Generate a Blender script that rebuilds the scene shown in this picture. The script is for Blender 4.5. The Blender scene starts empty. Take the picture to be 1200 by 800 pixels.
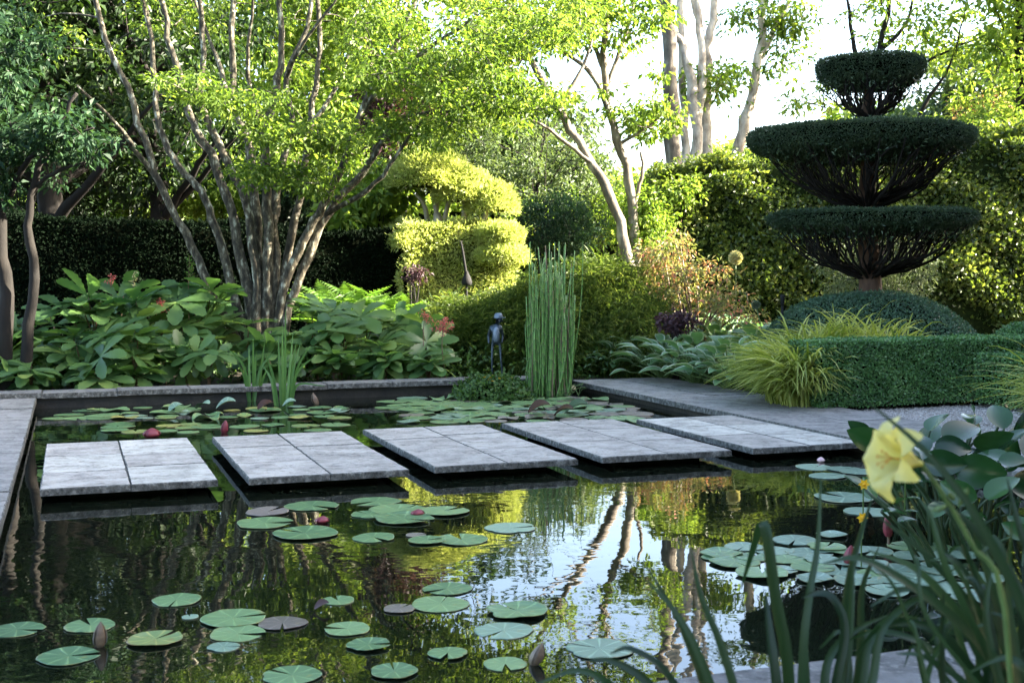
import bpy, math
import numpy as np
from mathutils import Vector

rng = np.random.default_rng(11)
scene = bpy.context.scene
COL = scene.collection
rad = math.radians

# ------------------------------------------------------------------ camera
F, HY, H = 1420.0, 325.0, 1.235          # focal length and horizon in photograph pixels, eye height above the water
PITCH = math.atan((400 - HY) / F)


def ray(px, py):
    d = np.array([(px - 600) / F, 1.0, -(py - 400) / F])
    c, s = math.cos(PITCH), math.sin(PITCH)
    return np.array([d[0], d[1] * c + d[2] * s, -d[1] * s + d[2] * c])


def W(px, py, Y):                        # the point seen there at distance Y
    d = ray(px, py)
    return np.array([d[0], d[1], d[2]]) * (Y / d[1]) + np.array([0, 0, H])


def G(px, py, z=0.0):                    # the point seen there at height z
    d = ray(px, py)
    return d * ((z - H) / d[2]) + np.array([0, 0, H])


cam_d = bpy.data.cameras.new("camera")
cam = bpy.data.objects.new("camera", cam_d)
COL.objects.link(cam)
cam.location = (0, 0, H)
cam.rotation_euler = (math.pi / 2 - PITCH, 0, 0)
cam_d.sensor_width = 36
cam_d.lens = 36 * F / 1200
cam_d.clip_start, cam_d.clip_end = 0.05, 600
cam_d.dof.use_dof = True
cam_d.dof.focus_distance = 9.0
cam_d.dof.aperture_fstop = 6.0
scene.camera = cam

# pond frame: a runs along the stepping slabs, b runs away from the viewer
UA = rad(110)
U = np.array([math.cos(UA), math.sin(UA), 0])
V = np.array([math.sin(UA), -math.cos(UA), 0])
O = np.array([-1.35, 2.69, 0])
PW, PL = 5.55, 9.2
ROTZ = UA - math.pi / 2


def P(a, b, z=0.0):
    return O + a * V + b * U + np.array([0, 0, z])


# ------------------------------------------------------------------ materials
def new_mat(name):
    m = bpy.data.materials.new(name)
    m.use_nodes = True
    nt = m.node_tree
    nt.nodes.clear()
    return m, nt, nt.nodes, nt.links


def ramp(n, stops):
    r = n.new("ShaderNodeValToRGB")
    e = r.color_ramp.elements
    while len(e) < len(stops):
        e.new(0.5)
    for el, (p, c) in zip(e, stops):
        el.position = p
        el.color = (*c, 1)
    return r


def foliage(name, c1, c2, c3=None, trans=0.4, rough=0.5, spec=0.35, nscale=1.2, tint=(1.0, 1.0, 0.75)):
    """leaf: every leaf its own shade, slow drift of colour through the plant, light passing through"""
    m, nt, n, l = new_mat(name)
    out = n.new("ShaderNodeOutputMaterial")
    geo = n.new("ShaderNodeNewGeometry")
    tc = n.new("ShaderNodeTexCoord")
    noi = n.new("ShaderNodeTexNoise")
    noi.inputs["Scale"].default_value = nscale
    noi.inputs["Detail"].default_value = 2
    l.new(tc.outputs["Object"], noi.inputs["Vector"])
    mix = n.new("ShaderNodeMath")
    mix.operation = "MULTIPLY_ADD"
    l.new(geo.outputs["Random Per Island"], mix.inputs[0])
    mix.inputs[1].default_value = 0.6
    sc = n.new("ShaderNodeMath")
    sc.operation = "MULTIPLY_ADD"
    l.new(noi.outputs["Fac"], sc.inputs[0])
    sc.inputs[1].default_value = 0.9
    sc.inputs[2].default_value = -0.25
    l.new(sc.outputs[0], mix.inputs[2])
    stops = [(0.12, c1), (0.85, c2)] if c3 is None else [(0.08, c1), (0.6, c2), (0.95, c3)]
    r = ramp(n, stops)
    l.new(mix.outputs[0], r.inputs[0])
    bs = n.new("ShaderNodeBsdfPrincipled")
    bs.inputs["Roughness"].default_value = rough
    bs.inputs["Specular IOR Level"].default_value = spec
    l.new(r.outputs[0], bs.inputs["Base Color"])
    tr = n.new("ShaderNodeBsdfTranslucent")
    tm = n.new("ShaderNodeMix")
    tm.data_type = "RGBA"
    tm.blend_type = "MULTIPLY"
    tm.inputs[0].default_value = 1
    l.new(r.outputs[0], tm.inputs[6])
    tm.inputs[7].default_value = (tint[0] * 1.5, tint[1] * 1.5, tint[2] * 1.0, 1)
    l.new(tm.outputs[2], tr.inputs["Color"])
    ms = n.new("ShaderNodeMixShader")
    ms.inputs[0].default_value = trans
    l.new(bs.outputs[0], ms.inputs[1])
    l.new(tr.outputs[0], ms.inputs[2])
    l.new(ms.outputs[0], out.inputs[0])
    return m


def solid(name, c1, c2, scale=6, rough=0.8, bump=0.3, bscale=30, dist=0.01, metallic=0.0, stretch=None, detail=6, spec=0.4, stops=None):
    m, nt, n, l = new_mat(name)
    out = n.new("ShaderNodeOutputMaterial")
    tc = n.new("ShaderNodeTexCoord")
    src = tc.outputs["Object"]
    if stretch:
        mp = n.new("ShaderNodeMapping")
        mp.inputs["Scale"].default_value = stretch
        l.new(src, mp.inputs[0])
        src = mp.outputs[0]
    a = n.new("ShaderNodeTexNoise")
    a.inputs["Scale"].default_value = scale
    a.inputs["Detail"].default_value = detail
    a.inputs["Roughness"].default_value = 0.62
    l.new(src, a.inputs["Vector"])
    r = ramp(n, stops or [(0.32, c1), (0.68, c2)])
    l.new(a.outputs["Fac"], r.inputs[0])
    b = n.new("ShaderNodeTexNoise")
    b.inputs["Scale"].default_value = bscale
    b.inputs["Detail"].default_value = 5
    l.new(src, b.inputs["Vector"])
    bm = n.new("ShaderNodeBump")
    bm.inputs["Strength"].default_value = bump
    bm.inputs["Distance"].default_value = dist
    l.new(b.outputs["Fac"], bm.inputs["Height"])
    bs = n.new("ShaderNodeBsdfPrincipled")
    bs.inputs["Roughness"].default_value = rough
    bs.inputs["Metallic"].default_value = metallic
    bs.inputs["Specular IOR Level"].default_value = spec
    l.new(r.outputs[0], bs.inputs["Base Color"])
    l.new(bm.outputs[0], bs.inputs["Normal"])
    l.new(bs.outputs[0], out.inputs[0])
    return m


def stone_mat(name, dark, light, lichen):
    """sandstone: each stone a shade of its own, stains, pits, pale lichen"""
    m, nt, n, l = new_mat(name)
    out = n.new("ShaderNodeOutputMaterial")
    tc = n.new("ShaderNodeTexCoord")
    oi = n.new("ShaderNodeObjectInfo")
    add = n.new("ShaderNodeVectorMath")
    add.operation = "MULTIPLY_ADD"
    l.new(oi.outputs["Random"], add.inputs[0])
    add.inputs[1].default_value = (37, 53, 11)
    l.new(tc.outputs["Object"], add.inputs[2])
    mp = n.new("ShaderNodeMapping")
    mp.inputs["Scale"].default_value = (1, 1.25, 1)
    l.new(add.outputs[0], mp.inputs[0])
    big = n.new("ShaderNodeTexNoise")
    big.inputs["Scale"].default_value = 5.5
    big.inputs["Detail"].default_value = 7
    big.inputs["Roughness"].default_value = 0.65
    l.new(mp.outputs[0], big.inputs["Vector"])
    r = ramp(n, [(0.3, dark), (0.55, light), (0.75, tuple(min(1, c * 1.22) for c in light))])
    l.new(big.outputs["Fac"], r.inputs[0])
    fine = n.new("ShaderNodeTexNoise")
    fine.inputs["Scale"].default_value = 42
    fine.inputs["Detail"].default_value = 6
    l.new(mp.outputs[0], fine.inputs["Vector"])
    lr = ramp(n, [(0.56, (0, 0, 0)), (0.68, (1, 1, 1))])
    l.new(fine.outputs["Fac"], lr.inputs[0])
    m1 = n.new("ShaderNodeMix")
    m1.data_type = "RGBA"
    fa = n.new("ShaderNodeMath")
    fa.operation = "MULTIPLY"
    fa.inputs[1].default_value = 0.5
    l.new(lr.outputs[0], fa.inputs[0])
    l.new(fa.outputs[0], m1.inputs[0])
    l.new(r.outputs[0], m1.inputs[6])
    m1.inputs[7].default_value = (*lichen, 1)
    # dark pits
    vo = n.new("ShaderNodeTexNoise")
    vo.inputs["Scale"].default_value = 17
    vo.inputs["Detail"].default_value = 8
    vo.inputs["Roughness"].default_value = 0.75
    l.new(add.outputs[0], vo.inputs["Vector"])
    pr = ramp(n, [(0.34, (0.3, 0.3, 0.28)), (0.46, (1, 1, 1))])
    l.new(vo.outputs["Fac"], pr.inputs[0])
    m2 = n.new("ShaderNodeMix")
    m2.data_type = "RGBA"
    m2.blend_type = "MULTIPLY"
    m2.inputs[0].default_value = 0.9
    l.new(m1.outputs[2], m2.inputs[6])
    l.new(pr.outputs[0], m2.inputs[7])
    hs = n.new("ShaderNodeHueSaturation")
    vr = n.new("ShaderNodeMapRange")
    vr.inputs[3].default_value = 0.93
    vr.inputs[4].default_value = 1.09
    l.new(oi.outputs["Random"], vr.inputs[0])
    l.new(vr.outputs[0], hs.inputs["Value"])
    l.new(m2.outputs[2], hs.inputs["Color"])
    bm = n.new("ShaderNodeBump")
    bm.inputs["Strength"].default_value = 0.8
    bm.inputs["Distance"].default_value = 0.014
    ad = n.new("ShaderNodeMath")
    l.new(fine.outputs["Fac"], ad.inputs[0])
    l.new(vo.outputs["Fac"], ad.inputs[1])
    l.new(ad.outputs[0], bm.inputs["Height"])
    bs = n.new("ShaderNodeBsdfPrincipled")
    bs.inputs["Roughness"].default_value = 0.78
    bs.inputs["Specular IOR Level"].default_value = 0.35
    l.new(hs.outputs[0], bs.inputs["Base Color"])
    l.new(bm.outputs[0], bs.inputs["Normal"])
    l.new(bs.outputs[0], out.inputs[0])
    return m


def water_mat():
    m, nt, n, l = new_mat("pond_water")
    out = n.new("ShaderNodeOutputMaterial")
    tc = n.new("ShaderNodeTexCoord")
    bs = n.new("ShaderNodeBsdfPrincipled")
    bs.inputs["Base Color"].default_value = (0.005, 0.007, 0.004, 1)
    bs.inputs["Roughness"].default_value = 0.012
    bs.inputs["IOR"].default_value = 1.45
    bs.inputs["Specular IOR Level"].default_value = 0.85
    a = n.new("ShaderNodeTexNoise")
    a.inputs["Scale"].default_value = 7.0
    a.inputs["Detail"].default_value = 2.5
    a.inputs["Roughness"].default_value = 0.45
    l.new(tc.outputs["Object"], a.inputs["Vector"])
    b = n.new("ShaderNodeTexNoise")
    b.inputs["Scale"].default_value = 1.6
    b.inputs["Detail"].default_value = 1
    l.new(tc.outputs["Object"], b.inputs["Vector"])
    w = n.new("ShaderNodeTexNoise")
    w.inputs["Scale"].default_value = 0.7
    l.new(tc.outputs["Object"], w.inputs["Vector"])
    wr = ramp(n, [(0.42, (0.12,) * 3), (0.62, (1,) * 3)])
    l.new(w.outputs["Fac"], wr.inputs[0])
    mu = n.new("ShaderNodeMath")
    mu.operation = "MULTIPLY"
    l.new(a.outputs["Fac"], mu.inputs[0])
    l.new(wr.outputs[0], mu.inputs[1])
    ad = n.new("ShaderNodeMath")
    ad.operation = "MULTIPLY_ADD"
    l.new(b.outputs["Fac"], ad.inputs[0])
    ad.inputs[1].default_value = 1.2
    l.new(mu.outputs[0], ad.inputs[2])
    bm = n.new("ShaderNodeBump")
    bm.inputs["Strength"].default_value = 0.5
    bm.inputs["Distance"].default_value = 0.0035
    l.new(ad.outputs[0], bm.inputs["Height"])
    l.new(bm.outputs[0], bs.inputs["Normal"])
    l.new(bs.outputs[0], out.inputs[0])
    return m


def gravel_mat():
    m, nt, n, l = new_mat("gravel")
    out = n.new("ShaderNodeOutputMaterial")
    tc = n.new("ShaderNodeTexCoord")
    v = n.new("ShaderNodeTexVoronoi")
    v.inputs["Scale"].default_value = 55
    l.new(tc.outputs["Object"], v.inputs["Vector"])
    r = ramp(n, [(0.1, (0.17, 0.15, 0.13)), (0.5, (0.34, 0.31, 0.28)), (0.9, (0.52, 0.5, 0.47))])
    l.new(v.outputs["Color"], r.inputs[0])
    bm = n.new("ShaderNodeBump")
    bm.invert = True
    bm.inputs["Distance"].default_value = 0.02
    l.new(v.outputs["Distance"], bm.inputs["Height"])
    bs = n.new("ShaderNodeBsdfPrincipled")
    bs.inputs["Roughness"].default_value = 0.85
    l.new(r.outputs[0], bs.inputs["Base Color"])
    l.new(bm.outputs[0], bs.inputs["Normal"])
    l.new(bs.outputs[0], out.inputs[0])
    return m


def pad_mat(name, c1, c2, spot):
    """floating leaf: a shade of its own, pale veins fanning from the stalk, browned freckles and rim"""
    m, nt, n, l = new_mat(name)
    out = n.new("ShaderNodeOutputMaterial")
    tc = n.new("ShaderNodeTexCoord")
    oi = n.new("ShaderNodeObjectInfo")
    sub = n.new("ShaderNodeVectorMath")
    sub.operation = "SUBTRACT"
    sub.inputs[1].default_value = (.5, .5, .5)
    l.new(tc.outputs["Generated"], sub.inputs[0])
    sp = n.new("ShaderNodeSeparateXYZ")
    l.new(sub.outputs[0], sp.inputs[0])
    at = n.new("ShaderNodeMath")
    at.operation = "ARCTAN2"
    l.new(sp.outputs[1], at.inputs[0])
    l.new(sp.outputs[0], at.inputs[1])
    no = n.new("ShaderNodeTexNoise")
    no.inputs["Scale"].default_value = 26
    no.inputs["Detail"].default_value = 4
    l.new(tc.outputs["Object"], no.inputs["Vector"])
    mm = n.new("ShaderNodeMath")
    mm.operation = "MULTIPLY_ADD"
    l.new(at.outputs[0], mm.inputs[0])
    mm.inputs[1].default_value = 9.0
    l.new(no.outputs["Fac"], mm.inputs[2])
    sn = n.new("ShaderNodeMath")
    sn.operation = "SINE"
    l.new(mm.outputs[0], sn.inputs[0])
    vr = ramp(n, [(0.8, (0, 0, 0)), (1.0, (.75, .75, .75))])
    l.new(sn.outputs[0], vr.inputs[0])
    big = n.new("ShaderNodeTexNoise")
    big.inputs["Scale"].default_value = 7
    l.new(tc.outputs["Object"], big.inputs["Vector"])
    av_ = n.new("ShaderNodeMath")
    av_.operation = "MULTIPLY_ADD"
    l.new(oi.outputs["Random"], av_.inputs[0])
    av_.inputs[1].default_value = 1.0
    hb = n.new("ShaderNodeMath")
    hb.operation = "MULTIPLY_ADD"
    l.new(big.outputs["Fac"], hb.inputs[0])
    hb.inputs[1].default_value = 1.1
    hb.inputs[2].default_value = -.55
    l.new(hb.outputs[0], av_.inputs[2])
    r = ramp(n, [(.1, c1), (.85, c2)])
    l.new(av_.outputs[0], r.inputs[0])
    m1 = n.new("ShaderNodeMix")
    m1.data_type = "RGBA"
    l.new(vr.outputs[0], m1.inputs[0])
    l.new(r.outputs[0], m1.inputs[6])
    m1.inputs[7].default_value = (*[min(1, c * 1.45) for c in c2], 1)
    ln = n.new("ShaderNodeVectorMath")
    ln.operation = "LENGTH"
    fl = n.new("ShaderNodeVectorMath")
    fl.operation = "MULTIPLY"
    fl.inputs[1].default_value = (1, 1, 0)
    l.new(sub.outputs[0], fl.inputs[0])
    l.new(fl.outputs[0], ln.inputs[0])
    ra = n.new("ShaderNodeMath")
    ra.operation = "MULTIPLY_ADD"
    l.new(no.outputs["Fac"], ra.inputs[0])
    ra.inputs[1].default_value = .16
    l.new(ln.outputs["Value"], ra.inputs[2])
    rr = ramp(n, [(.55, (0, 0, 0)), (.6, (.75, .75, .75))])
    l.new(ra.outputs[0], rr.inputs[0])
    fr = ramp(n, [(.62, (0, 0, 0)), (.69, (.8, .8, .8))])
    l.new(no.outputs["Fac"], fr.inputs[0])
    mx = n.new("ShaderNodeMath")
    mx.operation = "MAXIMUM"
    l.new(rr.outputs[0], mx.inputs[0])
    l.new(fr.outputs[0], mx.inputs[1])
    m2 = n.new("ShaderNodeMix")
    m2.data_type = "RGBA"
    l.new(mx.outputs[0], m2.inputs[0])
    l.new(m1.outputs[2], m2.inputs[6])
    m2.inputs[7].default_value = (*spot, 1)
    bm = n.new("ShaderNodeBump")
    bm.inputs["Strength"].default_value = .35
    bm.inputs["Distance"].default_value = .004
    l.new(vr.outputs[0], bm.inputs["Height"])
    bs = n.new("ShaderNodeBsdfPrincipled")
    bs.inputs["Roughness"].default_value = 0.36
    bs.inputs["Specular IOR Level"].default_value = 0.5
    l.new(m2.outputs[2], bs.inputs["Base Color"])
    l.new(bm.outputs[0], bs.inputs["Normal"])
    l.new(bs.outputs[0], out.inputs[0])
    return m


def horsetail_mat():
    m, nt, n, l = new_mat("horsetail_stem")
    out = n.new("ShaderNodeOutputMaterial")
    geo = n.new("ShaderNodeNewGeometry")
    tc = n.new("ShaderNodeTexCoord")
    sx = n.new("ShaderNodeSeparateXYZ")
    l.new(tc.outputs["Object"], sx.inputs[0])
    ma = n.new("ShaderNodeMath")
    ma.operation = "MULTIPLY_ADD"
    l.new(sx.outputs[2], ma.inputs[0])
    ma.inputs[1].default_value = 9.0
    l.new(geo.outputs["Random Per Island"], ma.inputs[2])
    fr = n.new("ShaderNodeMath")
    fr.operation = "FRACT"
    l.new(ma.outputs[0], fr.inputs[0])
    r = ramp(n, [(0.0, (0.012, 0.015, 0.008)), (0.07, (0.26, 0.28, 0.13)), (0.12, (0.15, 0.29, 0.06)), (1.0, (0.06, 0.15, 0.03))])
    l.new(fr.outputs[0], r.inputs[0])
    bs = n.new("ShaderNodeBsdfPrincipled")
    bs.inputs["Roughness"].default_value = 0.4
    l.new(r.outputs[0], bs.inputs["Base Color"])
    l.new(bs.outputs[0], out.inputs[0])
    return m


M = {}
M["water"] = water_mat()
M["stone"] = stone_mat("sandstone_paving", (0.175, 0.16, 0.138), (0.345, 0.32, 0.284), (0.49, 0.475, 0.43))
M["pale_stone"] = stone_mat("pale_sandstone", (0.2, 0.19, 0.165), (0.43, 0.41, 0.36), (0.58, 0.56, 0.48))
M["mid_stone"] = stone_mat("mid_grey_paving", (0.105, 0.1, 0.092), (0.22, 0.21, 0.196), (0.37, 0.36, 0.33))  # mid-grey stone, darker than the stepping slabs
M["dark_stone"] = stone_mat("weathered_dark_stone", (0.06, 0.06, 0.058), (0.15, 0.148, 0.145), (0.3, 0.3, 0.27))
M["stone_side"] = solid("pitted_stone_edge", None, None, 30, 0.9, 0.8, 60, 0.012, stops=[(0.3, (0.02, 0.02, 0.016)), (0.52, (0.09, 0.09, 0.082)), (0.7, (0.22, 0.22, 0.2))])
M["wet_wall"] = solid("wet_pond_wall", (0.006, 0.006, 0.005), (0.03, 0.026, 0.018), 5, 0.6, 0.6, 25)
M["soil"] = solid("soil_with_leaf_litter", (0.018, 0.013, 0.009), (0.06, 0.048, 0.03), 4, 0.95, 0.8, 18, 0.03)
M["gravel"] = gravel_mat()
M["bark_maple"] = solid("lichened_maple_bark", None, None, 18, 0.85, 0.7, 40, 0.012, stretch=(1, 1, 0.45),
                        stops=[(0.32, (0.012, 0.0105, 0.007)), (0.47, (0.05, 0.043, 0.029)), (0.57, (0.13, 0.112, 0.075)), (0.65, (0.4, 0.4, 0.31))])
M["bark_grey"] = solid("grey_bark", None, None, 6, 0.85, 0.6, 30, 0.012, stretch=(1, 1, 0.4),
                       stops=[(0.32, (0.05, 0.042, 0.032)), (0.52, (0.13, 0.11, 0.085)), (0.68, (0.27, 0.25, 0.2))])
M["bark_dark"] = solid("dark_bark", (0.004, 0.0032, 0.0025), (0.014, 0.011, 0.008), 8, 0.9, 0.6, 30, stretch=(1, 1, 0.4))
M["bark_red"] = solid("reddish_yew_bark", (0.03, 0.016, 0.011), (0.12, 0.07, 0.045), 8, 0.9, 0.6, 30, stretch=(1, 1, 0.4))
M["bark_pale"] = solid("pale_bark", None, None, 5, 0.8, 0.7, 25, 0.02, stretch=(1, 1, 0.5), stops=[(.34, (0.14, 0.11, 0.08)), (.45, (0.34, 0.29, 0.23)), (.62, (0.58, 0.52, 0.43))])
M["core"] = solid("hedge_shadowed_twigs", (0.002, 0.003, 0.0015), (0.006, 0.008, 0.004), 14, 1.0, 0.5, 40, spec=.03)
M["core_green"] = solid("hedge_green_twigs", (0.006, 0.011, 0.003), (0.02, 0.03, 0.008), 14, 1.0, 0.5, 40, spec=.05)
M["core_gold"] = solid("golden_yew_twigs", (0.05, 0.06, 0.012), (0.12, 0.13, 0.025), 14, 0.95, 0.5, 40)
M["bronze"] = solid("dark_bronze", (0.02, 0.028, 0.035), (0.07, 0.095, 0.115), 10, 0.45, 0.3, 40, metallic=0.75)
M["bronze_belly"] = solid("worn_bronze", (0.09, 0.12, 0.15), (0.17, 0.21, 0.26), 10, 0.45, 0.2, 40, metallic=0.5)
M["black_metal"] = solid("black_metal", (0.003, 0.003, 0.003), (0.007, 0.007, 0.007), 10, 0.85, 0.2, 40)
M["stem_green"] = solid("green_stem", (0.06, 0.11, 0.03), (0.12, 0.18, 0.05), 12, 0.5, 0.1, 40)
M["dead_stem"] = solid("dead_brown_stem", (0.1, 0.075, 0.04), (0.24, 0.19, 0.11), 12, 0.8, 0.2, 40)
M["stem_dark"] = solid("dark_green_stem", (0.012, 0.03, 0.01), (0.03, 0.06, 0.018), 12, 0.5, 0.1, 40)
M["stem_red"] = solid("reddish_stem", (0.09, 0.05, 0.03), (0.14, 0.1, 0.05), 12, 0.5, 0.1, 40)
M["horsetail"] = horsetail_mat()

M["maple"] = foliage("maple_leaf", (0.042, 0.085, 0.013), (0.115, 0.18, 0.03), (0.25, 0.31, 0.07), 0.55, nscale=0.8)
M["maple_dark"] = foliage("shade_darkened_leaf", (0.007, 0.02, 0.006), (0.02, 0.045, 0.011), (0.05, 0.09, 0.02), 0.35, nscale=0.6)  # dark leaf green, lowered further so the colour carries shade too
M["blue_leaf"] = foliage("blue_green_leaf", (0.009, 0.026, 0.013), (0.024, 0.056, 0.025), (0.055, 0.105, 0.045), 0.35, rough=0.5, spec=.18)
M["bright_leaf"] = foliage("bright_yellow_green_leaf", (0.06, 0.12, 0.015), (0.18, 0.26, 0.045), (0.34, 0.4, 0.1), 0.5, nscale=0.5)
M["grey_leaf"] = foliage("grey_green_leaf", (0.035, 0.06, 0.025), (0.085, 0.125, 0.05), (0.15, 0.19, 0.09), 0.4)
M["copper"] = foliage("copper_leaf", (0.02, 0.012, 0.018), (0.055, 0.025, 0.03), (0.1, 0.06, 0.05), 0.35)
M["gold"] = foliage("golden_yew_leaf", (0.2, 0.25, 0.075), (0.4, 0.45, 0.17), (0.58, 0.6, 0.28), 0.4, nscale=2)
M["yew"] = foliage("dark_yew_leaf", (0.016, 0.038, 0.017), (0.045, 0.078, 0.036), (0.1, 0.14, 0.07), 0.1, rough=0.5, nscale=3)
M["box"] = foliage("box_leaf", (0.035, 0.095, 0.03), (0.09, 0.2, 0.06), (0.17, 0.3, 0.1), 0.12, rough=0.35, spec=0.5, nscale=4)
M["hedge"] = foliage("dappled_beech_leaf", (0.03, 0.055, 0.01), (0.1, 0.145, 0.028), (0.26, 0.3, 0.07), 0.4, rough=0.35, nscale=2.0, spec=.5)  # wide dark-to-pale range paints sun dapple into the leaves
M["dark_hedge"] = foliage("shade_toned_hedge_leaf", (0.0016, 0.004, 0.0016), (0.004, 0.010, 0.004), None, 0.1, rough=.8, spec=.05)  # near-black: the hedge's deep shade is painted into the leaf colour
M["rodgersia"] = foliage("rodgersia_leaf", (0.032, 0.088, 0.034), (0.095, 0.18, 0.056), (0.25, 0.33, 0.09), 0.42, rough=0.35, spec=.4, nscale=1.3)
M["hosta"] = foliage("hosta_leaf", (0.085, 0.18, 0.075), (0.16, 0.28, 0.13), None, 0.3, rough=0.45)
M["hosta_edge"] = foliage("hosta_leaf_margin", (0.3, 0.37, 0.27), (0.42, 0.48, 0.36), None, 0.25, rough=0.45)
M["grass_gold"] = foliage("golden_grass_blade", (0.12, 0.18, 0.03), (0.34, 0.38, 0.1), (0.6, 0.6, 0.24), 0.4, rough=0.45)
M["iris"] = foliage("iris_blade", (0.05, 0.125, 0.035), (0.12, 0.23, 0.06), None, 0.35, rough=0.4)
M["strap"] = foliage("daylily_blade", (0.007, 0.022, 0.009), (0.018, 0.045, 0.016), (0.04, 0.08, 0.026), 0.3, rough=0.36)
M["dissectum"] = foliage("laceleaf_maple_leaf", (0.03, 0.06, 0.013), (0.09, 0.135, 0.03), (0.23, 0.27, 0.08), 0.5, nscale=1.0)
M["pink_shrub"] = foliage("pink_flushed_leaf", (0.08, 0.13, 0.03), (0.24, 0.23, 0.1), (0.55, 0.15, 0.16), 0.4, nscale=5)
M["heuchera"] = foliage("purple_leaf", (0.03, 0.013, 0.02), (0.085, 0.04, 0.05), None, 0.25)
M["fern"] = foliage("fern_frond", (0.05, 0.12, 0.02), (0.12, 0.22, 0.035), None, 0.45)
M["cover"] = foliage("ground_cover_leaf", (0.03, 0.075, 0.02), (0.08, 0.15, 0.035), None, 0.35)
M["willow"] = foliage("silver_willow_leaf", (0.09, 0.125, 0.075), (0.2, 0.25, 0.16), None, 0.25)
M["pink_flower"] = foliage("pink_plume", (0.38, 0.07, 0.09), (0.62, 0.2, 0.19), None, 0.35)
M["seed"] = foliage("cream_seed_head", (0.5, 0.46, 0.26), (0.7, 0.66, 0.42), None, 0.3)
M["yellow_flower"] = foliage("buttercup_yellow", (0.65, 0.36, 0.01), (0.8, 0.5, 0.03), None, 0.3)
M["petal"] = foliage("pale_yellow_petal", (0.54, 0.5, 0.18), (0.64, 0.6, 0.28), None, 0.45, rough=0.6, spec=.2, tint=(1, 0.95, 0.5), nscale=25)
M["anther"] = solid("orange_anther", (0.45, 0.2, 0.02), (0.6, 0.3, 0.05))
M["pad"] = pad_mat("lily_pad", (0.055, 0.125, 0.05), (0.13, 0.215, 0.085), (0.2, 0.2, 0.06))
M["pad_blue"] = pad_mat("bluish_lily_pad", (0.1, 0.165, 0.115), (0.17, 0.25, 0.175), (0.2, 0.2, 0.1))
M["pad_bronze"] = pad_mat("bronze_lily_pad", (0.075, 0.06, 0.05), (0.15, 0.12, 0.105), (0.2, 0.16, 0.1))
M["pad_yellow"] = pad_mat("yellowing_lily_pad", (0.11, 0.18, 0.06), (0.26, 0.25, 0.07), (0.2, 0.1, 0.03))
M["pad_under"] = foliage("red_leaf_underside", (0.028, 0.011, 0.008), (0.06, 0.024, 0.016), None, 0.15, rough=0.4, nscale=5)
M["bud"] = solid("red_lily_bud", (0.1, 0.012, 0.018), (0.24, 0.04, 0.05), 14, 0.45, 0.1)
M["bud_pale"] = solid("pale_lily_bud", (0.06, 0.035, 0.025), (0.22, 0.16, 0.1), 14, 0.45, 0.1)
M["lily_pink"] = solid("pale_pink_petal", (0.55, 0.3, 0.33), (0.75, 0.6, 0.58), 14, 0.45, 0.1)
M["marginal"] = foliage("glossy_marginal_leaf", (0.008, 0.032, 0.011), (0.022, 0.07, 0.02), (0.055, 0.125, 0.035), 0.25, rough=0.22, spec=0.5, nscale=3)


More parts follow.
